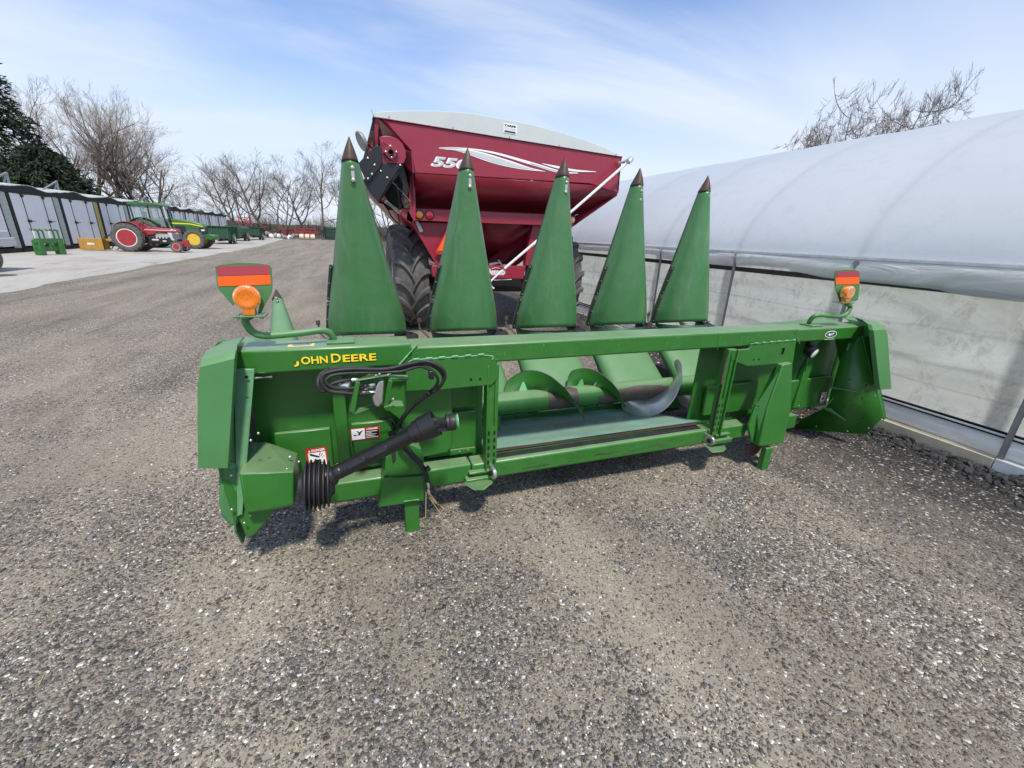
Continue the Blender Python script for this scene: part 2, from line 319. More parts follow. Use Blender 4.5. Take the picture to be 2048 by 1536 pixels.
h1 = M(nt, 'LESS_THAN', c1b, M(nt, 'MULTIPLY', gm, 0.75)); h2 = M(nt, 'LESS_THAN', c2b, M(nt, 'ADD', M(nt, 'MULTIPLY', gm, 0.62), 0.18))
col = mixc(nt, h2, dust, stone2); col = mixc(nt, h1, col, stone1)
# dark asphalt millings along the greenhouse
sepn = nt.nodes.new('ShaderNodeSeparateXYZ'); nt.links.new(tcn, sepn.inputs[0])
edge = M(nt, 'ADD', sepn.outputs[0], M(nt, 'MULTIPLY', M(nt, 'SUBTRACT', zone2, 0.5), 1.6))
dk = nt.nodes.new('ShaderNodeMapRange'); dk.inputs[1].default_value = 2.7; dk.inputs[2].default_value = 4.1; nt.links.new(edge, dk.inputs[0])
mill = ramp(nt, c1, [(0.0, (0.022, 0.022, 0.024)), (0.7, (0.055, 0.054, 0.055)), (0.93, (0.12, 0.115, 0.11)), (0.985, (0.5, 0.5, 0.48))])
col = mixc(nt, dk.outputs[0], col, mill)
# broad darker / browner patches
big = noise_n(nt, 0.9, 5, 0.6, 0.8, stretch=(1, 0.4, 1)); col = mixc(nt, ramp(nt, big, [(0.46, 0.0), (0.75, 0.42)]), col, (0.075, 0.062, 0.050))
lane = noise_n(nt, 1.0, 6, 0.65, 0.4, stretch=(1.5, 0.10, 1)); col = mixc(nt, 1.0, col, ramp(nt, lane, [(0.30, (0.80, 0.775, 0.73)), (0.5, (1.08, 1.04, 0.98)), (0.70, (1.32, 1.27, 1.19))]), 'MULTIPLY')
nt.links.new(col, p.inputs['Base Color']); p.inputs['Roughness'].default_value = 0.93; p.inputs['Specular IOR Level'].default_value = 0.25
hh = M(nt, 'ADD', M(nt, 'MULTIPLY', M(nt, 'MULTIPLY', M(nt, 'SUBTRACT', 0.6, v1.outputs['Distance']), h1), 1.2), M(nt, 'MULTIPLY', M(nt, 'MULTIPLY', M(nt, 'SUBTRACT', 0.6, v2.outputs['Distance']), h2), 0.5))
hh = M(nt, 'ADD', hh, M(nt, 'MULTIPLY', fine, 0.25)); bump(nt, p, hh, 0.012, 0.9)
M_ground = m
g = MB(); g.v = gv; g.f = gf; g.m = [0]*len(gf); go = g.build('ground', M_ground, ang=180); tag(go, kind='structure')
la = go.data.color_attributes.new('loose', 'FLOAT_COLOR', 'POINT'); lv_ = np.zeros((len(gv), 4), np.float32)
for i, (x, y, z) in enumerate(gv):
    q = loose(x, y) if (-9 < x < 8 and -2 < y < 10) else min(1, max(0, 0.30+0.6*fbm(x*0.9+3, y*0.3, 0.6, 4))); lv_[i] = (q, q, q, 1)
la.data.foreach_set('color', lv_.reshape(-1))
# loose stones, real geometry (nobody could count them)
bm = bmesh.new(); bmesh.ops.create_icosphere(bm, subdivisions=1, radius=1); iv = np.array([v.co[:] for v in bm.verts]); fi = np.array([[v.index for v in f.verts] for f in bm.faces]); bm.free()
NS = 60000
u = RNG.random(NS*5); yy = 0.25 + 5.6*u**1.7; xx = -1.0 - 0.9*yy + RNG.random(NS*5)*(1.6 + 1.95*yy); 
ok = (xx < 4.72) & (xx > -4.4); xx = xx[ok]; yy = yy[ok]
xx = xx[:NS*3]; yy = yy[:NS*3]; zn = np.array([loose(a, b) for a, b in zip(xx, yy)])
bankx = np.clip((xx-3.3)/1.0, 0, 1)
keep = RNG.random(len(xx)) < np.clip(0.95*zn**1.3 + 0.06 + 0.3*bankx, 0.05, 1)
xx = xx[keep][:NS]; yy = yy[keep][:NS]; bankx = bankx[keep][:NS]; NS = len(xx)
r = 0.0026 + 0.0042*RNG.random(NS)**2.5 + 0.006*(RNG.random(NS) > 0.975)*RNG.random(NS); r *= 1 + 1.3*bankx*(RNG.random(NS) > 0.5) + 1.2*(xx > 4.2)*RNG.random(NS)
zg = np.array([gh(a, b) for a, b in zip(xx, yy)])
jit = 1 + 0.30*RNG.standard_normal((NS, 12, 1)); sc = np.stack([r*(0.8+0.6*RNG.random(NS)), r*(0.8+0.6*RNG.random(NS)), r*(0.5+0.4*RNG.random(NS))], 1)[:, None, :]
an = RNG.random(NS)*6.283; ca, sa = np.cos(an)[:, None], np.sin(an)[:, None]
P_ = iv[None]*jit*sc; Q = np.empty_like(P_); Q[:, :, 0] = P_[:, :, 0]*ca - P_[:, :, 1]*sa; Q[:, :, 1] = P_[:, :, 0]*sa + P_[:, :, 1]*ca; Q[:, :, 2] = P_[:, :, 2]
Q += np.stack([xx, yy, zg + r*0.22], 1)[:, None, :]
F = (fi[None] + (np.arange(NS)*12)[:, None, None]).reshape(-1, 3)
me = bpy.data.meshes.new('gravel_stones'); me.vertices.add(NS*12); me.vertices.foreach_set('co', Q.reshape(-1)); me.loops.add(len(F)*3); me.loops.foreach_set('vertex_index', F.reshape(-1).astype(np.int32)); me.polygons.add(len(F)); me.polygons.foreach_set('loop_start', np.arange(len(F), dtype=np.int32)*3); me.update(calc_edges=True)
ca_ = me.color_attributes.new('stone', 'FLOAT_COLOR', 'POINT')
t = RNG.random(NS); g_ = np.where(t < 0.42, 0.05+0.05*RNG.random(NS), np.where(t < 0.82, 0.10+0.10*RNG.random(NS), np.where(t < 0.94, 0.22+0.12*RNG.random(NS), 0.45+0.25*RNG.random(NS))))
g_ = np.where((bankx > 0.5) & (t < 0.93), 0.025+0.045*RNG.random(NS), g_)
wm = RNG.random(NS)*0.16; cc = np.stack([g_, g_*(1-wm*0.35), g_*(1-wm), np.ones(NS)], 1); ca_.data.foreach_set('color', np.repeat(cc, 12, 0).reshape(-1).astype(np.float32))
m, nt, p = base_mat('stone'); a_ = nt.nodes.new('ShaderNodeVertexColor'); a_.layer_name = 'stone'; nt.links.new(a_.outputs[0], p.inputs['Base Color']); p.inputs['Roughness'].default_value = 0.8
me.materials.append(m); so = bpy.data.objects.new('gravel_stones', me); COL.objects.link(so)
tag(so, 'loose grey and white gravel stones scattered over the yard', 'gravel', kind='stuff')
# dark clods of millings heaped along the curb
mb = MB()
for i in range(1500):
    y = 0.9 + 6.5*random.random()**1.4; x = 4.70 - abs(random.gauss(0, 0.17)) ; s = random.uniform(0.008, 0.03)*(1.2 if x > 4.5 else 0.75)
    z = gh(x, y); M3 = Matrix.Rotation(random.random()*6.28, 3, Vector((random.random(), random.random(), random.random()+.1)).normalized())
    mb.add([M3 @ Vector((a[0]*s*random.uniform(.7, 1.5), a[1]*s*random.uniform(.7, 1.5), a[2]*s*random.uniform(.4, .8))) + Vector((x, y, z+s*0.2)) for a in iv], [tuple(f) for f in fi])
M_mill = paint('asphalt millings', (0.030, 0.030, 0.032), 0.85, 0.5, (0.08, 0.075, 0.07), scale=9, var=0.4)
tag(mb.build('millings', M_mill, smooth=False), 'rough black asphalt millings banked against the greenhouse curb', 'millings', kind='stuff')
# straw and twigs lying about
mb = MB()
for i in range(150):
    y = 0.5 + 4.5*random.random(); x = random.uniform(-2.5, 4.2); a = random.random()*3.14; l = random.uniform(0.012, 0.045)
    z = gh(x, y)+0.004; mb.bar((x, y, z), (x+l*math.cos(a), y+l*math.sin(a), z+0.003), 0.003, 0.0015)
tag(mb.build('straw_bits', M_straw), 'short bits of pale straw lying on the gravel', 'straw', kind='stuff')
# concrete apron in front of the kilns
m, nt, p = base_mat('concrete')
a = noise_n(nt, 0.35, 7, 0.65, 0.5, stretch=(1, 0.5, 1)); b = noise_n(nt, 9, 6, 0.7)
c = ramp(nt, a, [(0.32, (0.26, 0.23, 0.19)), (0.5, (0.40, 0.375, 0.33)), (0.7, (0.50, 0.475, 0.43))]); c = mixc(nt, 0.35, c, ramp(nt, b, [(0.3, (0.2, 0.18, 0.15)), (0.7, (0.5, 0.48, 0.44))]))
st = noise_n(nt, 0.5, 5, 0.6, 1.0, stretch=(1.6, 0.7, 1)); c = mixc(nt, ramp(nt, st, [(0.58, 0.0), (0.7, 0.65)]), c, (0.16, 0.13, 0.10)); nt.links.new(c, p.inputs['Base Color']); p.inputs['Roughness'].default_value = 0.9
bump(nt, p, b, 0.004, 0.3)
edge_pts = []
y = -6.0
while y < 84:
    edge_pts.append((-7.3 + 0.22*fbm(y, 1, 0.35, 4) + 0.05*fbm(y, 7, 2.5, 3) - max(0, (y-45))*0.055, y)); y += 0.35 if y < 40 else 1.5
mb = MB(); mb.add([(x, y, 0.006) for x, y in edge_pts] + [(-15.6, y, 0.006) for x, y in edge_pts], [(i, i+1, len(edge_pts)+i+1, len(edge_pts)+i) for i in range(len(edge_pts)-1)])
for i in range(len(mb.f)): mb.f[i] = tuple(reversed(mb.f[i]))
tag(mb.build('concrete_apron', m, ang=180), kind='structure')
# ------------------------------------------------------------------ greenhouse
GX = 4.79
GHo = thing('greenhouse', 'long low plastic covered greenhouse with arched pale roof beside the corn header', 'greenhouse', (GX, 4, 0))
m, nt, p = base_mat('roof film')
sN = noise_n(nt, 0.5, 4, 0.5, stretch=(1, 0.4, 1)); c = ramp(nt, sN, [(0.3, (0.68, 0.71, 0.74)), (0.7, (0.76, 0.78, 0.80))]); d = noise_n(nt, 6, 6, 0.7); c = mixc(nt, ramp(nt, d, [(0.5, 0.0), (0.8, 0.2)]), c, (0.40, 0.42, 0.44))
nt.links.new(c, p.inputs['Base Color']); p.inputs['Roughness'].default_value = 0.38; p.inputs['Coat Weight'].default_value = 0.25; p.inputs['Coat Roughness'].default_value = 0.3
bump(nt, p, noise_n(nt, 1.3, 3, 0.5), 0.03, 0.25); M_film = m
m, nt, p = base_mat('wall film')
sN = noise_n(nt, 1.6, 7, 0.62, 0.8, stretch=(1, 0.35, 1.3)); c = ramp(nt, sN, [(0.30, (0.52, 0.51, 0.47)), (0.48, (0.70, 0.69, 0.64)), (0.66, (0.86, 0.85, 0.81))])
gr = noise_n(nt, 3.5, 9, 0.8, 0.3, stretch=(1, 1.4, 1)); c = mixc(nt, ramp(nt, gr, [(0.50, 0.0), (0.66, 0.55)]), c, (0.34, 0.31, 0.25))
sp_ = nt.nodes.new('ShaderNodeSeparateXYZ'); tt = nt.nodes.new('ShaderNodeTexCoord'); nt.links.new(tt.outputs['Object'], sp_.inputs[0])
for zc, wd, colr, am in ((0.74, 0.04, (0.2, 0.21, 0.21), 0.5), (1.07, 0.02, (0.52, 0.53, 0.53), 0.5), (1.03, 0.02, (0.2, 0.205, 0.21), 0.4), (0.55, 0.012, (0.2, 0.2, 0.2), 0.4)):
    wob = M(nt, 'ADD', sp_.outputs[2], M(nt, 'MULTIPLY', M(nt, 'SUBTRACT', sN, 0.5), 0.16)); dd = M(nt, 'ABSOLUTE', M(nt, 'SUBTRACT', wob, zc)); k = nt.nodes.new('ShaderNodeMapRange'); k.inputs[1].default_value = 0; k.inputs[2].default_value = wd; k.inputs[3].default_value = am; k.inputs[4].default_value = 0; nt.links.new(dd, k.inputs[0])
    c = mixc(nt, M(nt, 'MULTIPLY', k.outputs[0], M(nt, 'ADD', gr, 0.2)), c, colr)
cre = nt.nodes.new('ShaderNodeTexNoise'); cre.inputs['Scale'].default_value = 3.4; cre.inputs['Detail'].default_value = 5; cre.inputs['Distortion'].default_value = 1.8; nt.links.new(tt.outputs['Object'], cre.inputs['Vector'])
rid = M(nt, 'ABSOLUTE', M(nt, 'SUBTRACT', cre.outputs[0], 0.5)); c = mixc(nt, M(nt, 'MULTIPLY', ramp(nt, rid, [(0.0, 1.0), (0.05, 0.0)]), ramp(nt, gr, [(0.42, 0.0), (0.62, 0.8)])), c, (0.80, 0.80, 0.79))
phs = M(nt, 'FRACT', M(nt, 'DIVIDE', M(nt, 'ADD', M(nt, 'ADD', sp_.outputs[1], 2.56+148), M(nt, 'MULTIPLY', sN, -0.03)), 1.48))
pin = nt.nodes.new('ShaderNodeMapRange'); pin.interpolation_type = 'SMOOTHSTEP'; pin.inputs[1].default_value = 0.045; pin.inputs[2].default_value = 0.0; pin.inputs[3].default_value = 0.0; pin.inputs[4].default_value = 0.75
dph = M(nt, 'ABSOLUTE', M(nt, 'SUBTRACT', phs, 0.075)); nt.links.new(dph, pin.inputs[0]); pin.inputs[1].default_value = 0.065; pin.inputs[2].default_value = 0.02
c = mixc(nt, M(nt, 'MULTIPLY', pin.outputs[0], M(nt, 'ADD', gr, 0.25)), c, (0.09, 0.095, 0.10))  # dark band beside each post: reflection and structure behind, painted into the film
nt.links.new(c, p.inputs['Base Color']); p.inputs['Roughness'].default_value = 0.34; p.inputs['Coat Weight'].default_value = 0.7; p.inputs['Coat Roughness'].default_value = 0.16
hgt = M(nt, 'ADD', M(nt, 'MULTIPLY', ramp(nt, rid, [(0.0, 1.0), (0.08, 0.0)]), 1.0), M(nt, 'MULTIPLY', sN, 1.5)); bump(nt, p, hgt, 0.014, 0.45); M_wfilm = m
m, nt, p = base_mat('skirt film')
sN = noise_n(nt, 2.2, 6, 0.6, 1.2, stretch=(1, 0.5, 2)); nt.links.new(ramp(nt, sN, [(0.3, (0.55, 0.56, 0.56)), (0.7, (0.76, 0.77, 0.77))]), p.inputs['Base Color']); p.inputs['Roughness'].default_value = 0.3; bump(nt, p, sN, 0.05, 0.8); M_skirt = m
translucent(M_film, 0.5); translucent(M_wfilm, 0.62, (1.08, 1.04, 0.95)); translucent(M_skirt, 0.35)
CXR, AX, BZ = GX+4.5, 4.5, 1.88
posts = [1.44 + 1.48*k for k in range(-2, 26)]
yg0, yg1 = -1.6, 38.0
def roof_pt(t, y, infl=0.0):
    c_, s_ = math.cos(t), math.sin(t); x = CXR - AX*math.copysign(abs(c_)**0.93, c_); z = 1.57 + BZ*0.99*s_**1.2
    nrm = Vector((-c_/AX, 0, s_/BZ)).normalized(); return Vector((x, y, z)) + nrm*infl
rows = []; y = yg0
while y < yg1:
    ph = ((y-1.44)/1.48) % 1.0; f_ = 0.024*math.sin(math.pi*ph)**0.5
    rows.append([roof_pt(math.pi*i/40, y, f_*min(1, math.sin(math.pi*i/40)*6)+0.004*fbm(y, i*0.3, 1.0, 2)) for i in range(41)]); y += 0.148 if y < 14 else 0.37
mb = MB(); mb.grid(rows); mb.build('roof', M_film, GHo, ang=180)
# end gables
for ye in (yg0, yg1-0.05):
    mb = MB(); mb.prism([(GX, ye, 0.05)] + [roof_pt(math.pi*i/24, ye) for i in range(25)] + [(GX+9, ye, 0.05)], (0, 0.03, 0)); mb.build('gable', M_wfilm, GHo, ang=20)
rows = []
y = yg0
while y < yg1:
    ph = ((y-1.44)/1.48) % 1.0; row = []
    for i in range(15):
        z = 0.30 + 1.22*i/14; b_ = 0.03*math.sin(math.pi*ph)*math.sin(math.pi*i/14) + 0.012*fbm(y*1.2, z*3, 1.0, 3)
        row.append((GX + 0.045 - b_, y, z))
    rows.append(row); y += 0.074 if y < 10 else 0.37
mb = MB(); mb.grid([r[::-1] for r in rows]); mb.build('side_wall', M_wfilm, GHo, ang=180)
# draped skirt under the eave
rows = []; y = yg0
while y < yg1:
    ph = ((y-1.44)/1.48) % 1.0; dz = (0.16 + 0.05*fbm(y, 2, 0.45, 3) + 0.05*(1 if y < 3.6 else 0.2)) if y < 6 else 0.12
    row = []
    for i in range(9):
        s_ = i/8; z = 1.585 - dz*s_ + 0.012*math.sin(y*2.1)*s_; row.append((GX - 0.012 - 0.028*math.sin(math.pi*s_**0.8) - 0.012*fbm(y*0.8, s_*3, 1.3, 3), y, z))
    rows.append(row); y += 0.074 if y < 10 else 0.37
mb = MB(); mb.grid(rows); mb.build('skirt', M_skirt, GHo, ang=180)
mb = MB(); mb.box(GX-0.03, GX-0.004, yg0, yg1, 1.575, 1.598); mb.build('eave_rail', M_white, GHo)
mb = MB(); mb.box(GX-0.01, GX+0.03, yg0, yg1, 1.345, 1.40); mb.build('top_rail', M_dark, GHo)
# rolled plastic at the foot, lock channel and curb
rows = []; y = yg0
while y < yg1:
    row = []; cz = 0.205; 
    for i in range(13):
        a = -math.pi/2 - math.pi*i/12*1.0; rr = 0.088 + 0.008*fbm(y*1.1, i*0.5, 1.3, 3); row.append((GX + 0.06 + math.cos(a)*rr*0.85, y, cz + math.sin(a)*rr))
    rows.append(row); y += 0.074 if y < 10 else 0.37
mb = MB(); mb.grid([r for r in rows]); mb.build('film_roll', M_skirt, GHo, ang=180)
mb = MB(); mb.box(GX-0.012, GX+0.02, yg0, yg1, 0.302, 0.318); mb.build('lock_channel', M_white, GHo, bevel=0.003)
mb = MB(); mb.box(GX-0.004, GX+0.02, yg0, yg1, 0.288, 0.301); mb.box(GX-0.004, GX+0.02, yg0, yg1, 0.319, 0.335); mb.build('channel_gap', M_hole, GHo)
mb = MB(); mb.box(GX-0.050, GX+0.02, 1.46, yg1, -0.02, 0.118); mb.box(GX-0.02, GX+0.15, 1.46, yg1, 0.118, 0.125); mb.build('curb_board', M_wood, GHo, bevel=0.006)
mb = MB(); mb.box(GX-0.05, GX+0.02, yg0, 1.455, -0.02, 0.125); mb.build('curb_plate', M_white, GHo, bevel=0.006)
for k, yp in enumerate(posts[:14]):
    mb = MB(); mb.tube([(GX-0.02, yp, 0.02), (GX-0.02, yp, 1.56)], 0.021, 10); mb.box(GX-0.032, GX-0.008, yp-0.03, yp+0.03, 1.50, 1.55); mb.build('post', M_galv, GHo)
mb = MB(); mb.box(GX+0.25, GX+8.8, yg0+0.1, yg1-0.1, 0.02, 0.10); mb.build('floor', M_white, GHo)  # unseen floor, made white to bounce light into the wall film
mb = MB()
for yp in posts:
    mb.tube([roof_pt(math.pi*i/32, yp, -0.035) for i in range(33)], 0.016, 6)
mb.build('hoops', M_dark, GHo)
for k in range(3):
    pass
# ------------------------------------------------------------------ corn header
YR = 2.15
H = thing('corn_header', 'green six row corn header with upright cone snouts parked on the gravel', 'corn header', (1.64, 2.6, 0))
def poly(name, px, y, t, mat=None, parent=None, bevel=0.004, back=True):
    """flat sheet-metal outline on the plane y (or per-point y), thickness t towards +Y"""
    pts = [at(q[0], q[1], q[2] if len(q) > 2 else y) for q in px]
    mb = MB(); mb.prism(pts, (0, t, 0)); return mb.build(name, mat or M_green, parent or H, bevel=bevel)
def hull(pts, name, mat, par=H, bevel=0.01, bseg=3):
    b_ = bmesh.new(); [b_.verts.new(p) for p in pts]; r_ = bmesh.ops.convex_hull(b_, input=b_.verts); b_.verts.ensure_lookup_table(); b_.verts.index_update()
    mb = MB(); mb.v = [tuple(v.co) for v in b_.verts]; mb.f = [tuple(v.index for v in f.verts) for f in b_.faces]; mb.m = [0]*len(mb.f); b_.free()
    return mb.build(name, mat, par, bevel=bevel, bseg=bseg)
# --- beams
mb = MB(); mb.box(-0.53, 0.27, YR, 2.34, 0.992, 1.108); mb.build('top_beam', M_green, H, bevel=0.012)
mb = MB(); mb.box(0.262, 3.09, YR-0.004, 2.345, 0.980, 1.090); mb.build('top_beam', M_greenworn, H, bevel=0.012)
mb = MB(); mb.box(3.085, 4.0, YR+0.002, 2.338, 0.985, 1.085); mb.build('top_beam', M_green, H, bevel=0.012)
def bead(pts, r, name='weld', par=H):
    mb = MB(); mb.tube(pts, r, 6); return mb.build(name, M_weld, par)
bead([at(835, 689, YR-0.006), at(815, 711, YR-0.007), at(797, 731, YR-0.006)], 0.005)
bead([at(1588, 661, YR-0.004), at(1593, 672, YR-0.005), at(1599, 687, YR-0.004)], 0.0025)
bead([at(1437, 667, YR-0.006), at(1435, 700, YR-0.006)], 0.0018)
mb = MB(); mb.box(0.60, 2.80, YR, 2.27, 0.238, 0.352); mb.build('lower_beam', M_greenworn, H, bevel=0.014)
mb = MB(); mb.box(-0.20, 0.597, YR+0.01, 2.27, 0.232, 0.352); mb.build('lower_beam', M_green, H, bevel=0.012)
mb = MB(); mb.box(3.0, 3.39, YR+0.03, 2.33, 0.232, 0.352); mb.build('lower_beam', M_green, H, bevel=0.012)
mb = MB(); mb.box(0.74, 2.37, 2.235, 2.30, 0.330, 0.366); mb.build('sill', M_greenworn, H, bevel=0.006)
mb = MB(); mb.tube([(0.74, 2.243, 0.374), (2.37, 2.243, 0.366)], 0.013, 10); mb.build('sill_edge', M_brown, H)
mb = MB(); mb.box(0.76, 2.37, 2.185, 2.232, 0.3525, 0.358); mb.build('sill_ledge', M_dark, H)
# --- floor pan
rows = []
for i in range(60):
    x = 0.74 + 1.70*i/59; rows.append([(x, 2.250 + 0.78*j/12, (0.380 if j < 1 else 0.366 - 0.155*min(1.0, ((j-1)/8.0))**0.9) + 0.008*fbm(x*2, j*0.3, 1.1, 3)*(j > 0)) for j in range(13)])
mb = MB(); mb.grid([r[::-1] for r in rows]); FP = mb.build('floor_pan', M_pan, H, ang=180)
mb = MB(); mb.box(0.5, 3.6, 3.01, 3.04, 0.14, 0.25); mb.build('row_frame', M_green, H, bevel=0.006)
# --- rear sheets
mb = MB(); mb.box(-0.52, 0.72, 2.36, 2.372, 0.30, 1.0); mb.build('back_sheet', M_green, H)
mb = MB(); mb.box(2.40, 3.30, 2.36, 2.372, 0.30, 1.0); mb.build('back_sheet', M_green, H)
mb = MB(); mb.box(3.30, 4.22, 2.40, 2.412, 0.36, 1.04); mb.build('back_sheet', M_green, H)
# stepped panels with folded lips
def panel(x0, x1, z0, z1, y=2.33, lip=True):
    mb = MB(); mb.box(x0, x1, y, y+0.028, z0, z1)
    mb.build('panel', M_green, H, bevel=0.006)
panel(-0.44, -0.165, 0.36, 0.605); panel(-0.055, 0.17, 0.38, 0.615)
panel(0.36, 0.665, 0.385, 0.625, 2.315); panel(0.36, 0.665, 0.645, 0.90, 2.335)
panel(2.50, 3.02, 0.385, 0.625, 2.315)
mb = MB(); mb.box(-0.135, -0.07, 2.275, 2.36, 0.36, 0.99); mb.build('rib', M_green, H, bevel=0.008)
mb = MB(); mb.prism([at(713, 770, 2.28), at(812, 742, 2.24), at(905, 775, 2.24), at(905, 892, 2.24), at(895, 905, 2.24), at(847, 915, 2.24), at(790, 905, 2.24), at(800, 840, 2.24)], (0, 0.1, 0)); mb.build('gusset_post', M_green, H, bevel=0.008)
mb = MB(); mb.box(0.37, 0.52, 2.312, 2.34, 0.335, 0.372); mb.build('slot', M_hole, H)
mb = MB(); mb.box(0.36, 0.66, 2.30, 2.36, 0.352, 0.383); mb.build('ledge', M_green, H)
mb = MB(); mb.box(-0.20, 0.10, 2.29, 2.36, 0.352, 0.362); mb.build('ledge', M_green, H)
mb = MB(); mb.box(2.63, 2.78, 2.312, 2.34, 0.345, 0.378); mb.build('slot', M_hole, H)
for (x, z) in ((0.56, 0.355), (0.615, 0.357)):
    mb = MB(); mb.lathe((x, 2.31, z+0.01), (0, -1, 0), [(0, 0.011), (0.01, 0.011), (0.014, 0.006)], 8); mb.build('bolt', M_greenworn, H)
# --- mounting plates either side of the feeder opening
PLf = poly('mounting_plate', [(812, 728), (822, 722), (975, 711.5), (990, 716), (996, 735), (996, 757), (984, 770), (889, 779), (812, 783)], 2.125, 0.02)
bead(smooth_path([at(816, 728, 2.122), at(822, 721, 2.122), at(850, 718, 2.122), at(975, 710.5, 2.122), at(984, 719, 2.122)], 3), 0.0028)
for a_ in range(6):
    q = at(832+26*a_, 718.5-1.9*a_, 2.119); mb = MB(); mb.bar(q-Vector((0.018, 0, 0)), q+Vector((0.018, 0, 0.002)), 0.008, 0.009); mb.build('weld', M_weld, H, bevel=0.003)
for q in ((942, 759), (960.5, 758)):
    mb = MB(); mb.lathe(at(*q, 2.123), (0, -1, 0), [(0, 0.0075), (0.001, 0.0075)], 14); mb.build('bolt_hole', M_hole, H)
PRt = poly('mounting_plate', [(1504, 688), (1593, 680.5), (1586, 726), (1495, 732.5), (1462, 720), (1464, 701), (1499, 698)], 2.125, 0.02)
bead([at(1504, 688, 2.121), at(1540, 684, 2.121), at(1592, 680, 2.121)], 0.0022)
for a_ in range(6):
    q = at(1513+15*a_, 686.0-1.25*a_, 2.118); mb = MB(); mb.bar(q-Vector((0.014, 0, 0)), q+Vector((0.014, 0, 0)), 0.008, 0.009); mb.build('weld', M_weld, H, bevel=0.003)
for q in ((1507.5, 719.5), (1518, 718.5)):
    mb = MB(); mb.lathe(at(*q, 2.123), (0, -1, 0), [(0, 0.007), (0.001, 0.007)], 14); mb.build('bolt_hole', M_hole, H)
mb = MB(); a, b = at(1568, 696, 2.121), at(1564, 708, 2.121); mb.tube([a, b], 0.0085, 10); o = mb.build('slot', M_hole, H)
# --- feeder opening columns with punched rows
def column(x, w_, z0, z1, y, sgn):
    mb = MB(); mb.box(x-w_/2, x+w_/2, y, y+0.05, z0, z1); mb.box(x+sgn*w_*0.5, x+sgn*w_*0.5+sgn*0.010, y-0.02, y+0.05, z0, z1); mb.box(x-sgn*w_*0.12, x-sgn*w_*0.12+0.008, y-0.012, y, z0+0.3, z1)
    mb.build('opening_post', M_greenworn, H, bevel=0.004)
    for k in range(5):
        for s in (-0.30, 0.22):
            mb = MB(); mb.box(x+s*w_-0.007, x+s*w_+0.007, y-0.0015, y+0.004, z0+0.035+k*0.048, z0+0.063+k*0.048); mb.build('punched_slot', M_hole, H, bevel=0.004)
column(0.715, 0.066, 0.31, 0.97, 2.14, -1); column(2.455, 0.060, 0.31, 0.97, 2.13, 1)
mb = MB(); mb.tube([(2.405, 2.12, 0.33), (2.412, 2.13, 0.72), (2.43, 2.15, 0.93)], 0.010, 6); mb.build('rust_edge', M_brown, H)
# hook eyes and skid pads at the foot of the posts
def hook(px, py, k):
    c = at(px, py, 2.09); mb = MB(); mb.lathe(c+Vector((-0.011, 0, 0)), (1, 0.15, 0), [(0, 0.036), (0.022, 0.036)], 18)
    mb.box(c.x-0.011, c.x+0.011, c.y, c.y+0.1, c.z-0.036, c.z+0.036)
    mb.lathe(c+Vector((-0.02, 0, 0)), (1, 0.15, 0), [(0, 0.017), (0.04, 0.017)], 12, 1)
    mb.build('hook_eye', [M_zinc, M_hole], H, bevel=0.003)
hook(1421, 881, 0); hook(986, 946, 1)
poly('skid_pad', [(931, 962, 2.16), (986, 958, 2.16), (986, 966, 2.04), (968, 981, 2.0), (948, 981, 2.0), (931, 970, 2.04)], 2.1, 0.02)
poly('skid_pad', [(1412, 893, 2.16), (1448, 889, 2.16), (1453, 898, 2.05), (1448, 904, 2.02), (1425, 906, 2.02)], 2.1, 0.02)
for px_, w_ in ((940, 50), (1430, 40)):
    a = at(px_, 925 if px_ < 1000 else 868, 2.145); mb = MB(); mb.box(a.x-0.03, a.x+0.15, 2.11, 2.16, 0.245, 0.275); mb.box(a.x-0.01, a.x+0.13, 2.12, 2.16, 0.30, 0.315); mb.build('bracket', M_green, H, bevel=0.004)
# --- left leg bracket and stand
LB = poly('leg_bracket', [(772, 915), (790, 897), (816, 886), (842, 898), (847.5, 913), (849, 1002), (757, 1015.5), (768, 952)], 2.07, 0.14, bevel=0.006)
bead([at(768, 953, 2.066), at(800, 954, 2.066), at(848, 950, 2.066)], 0.003, 'seam').data.materials[0] = M_hole
mb = MB(); a = at(823, 1000, 2.11); mb.box(a.x-0.04, a.x+0.04, 2.10, 2.16, -0.004, 0.20); mb.build('stand_leg', M_greenworn, H, bevel=0.004)
bead([at(808, 1003, 2.066), at(838, 999, 2.066)], 0.004)
# --- right leg column and stand
mb = MB(); mb.prism([at(1566, 730, 2.08), at(1586, 726, 2.08), at(1583, 815, 2.05), at(1567, 887, 2.02), at(1518, 893, 2.02), at(1536, 815, 2.05)], (0, 0.05, 0)); mb.build('leg_bracket', M_green, H, bevel=0.008)
hull([at(1536, 815, 2.055), at(1519, 893, 2.03), at(1566, 730, 2.085), at(1512, 808, 2.12), at(1502, 884, 2.12), at(1548, 735, 2.16)], 'bracket_side', M_green, bevel=0.003)
mb = MB(); mb.prism([at(1514, 808, 2.10), at(1525, 815, 2.10), at(1536, 815, 2.08), at(1519, 893, 2.05), at(1502, 884, 2.09), at(1497, 850, 2.10)], (0, 0.02, 0)); mb.build('gusset', M_green, H, bevel=0.006)
bead([at(1514, 808, 2.097), at(1526, 815, 2.097), at(1526, 845, 2.09)], 0.003)
mb = MB(); a = at(1531, 905, 2.06); a = at(1533, 905, 2.05); mb.box(a.x-0.035, a.x+0.035, 2.03, 2.075, -0.004, 0.185); mb.build('stand_leg', M_green, H, bevel=0.004)
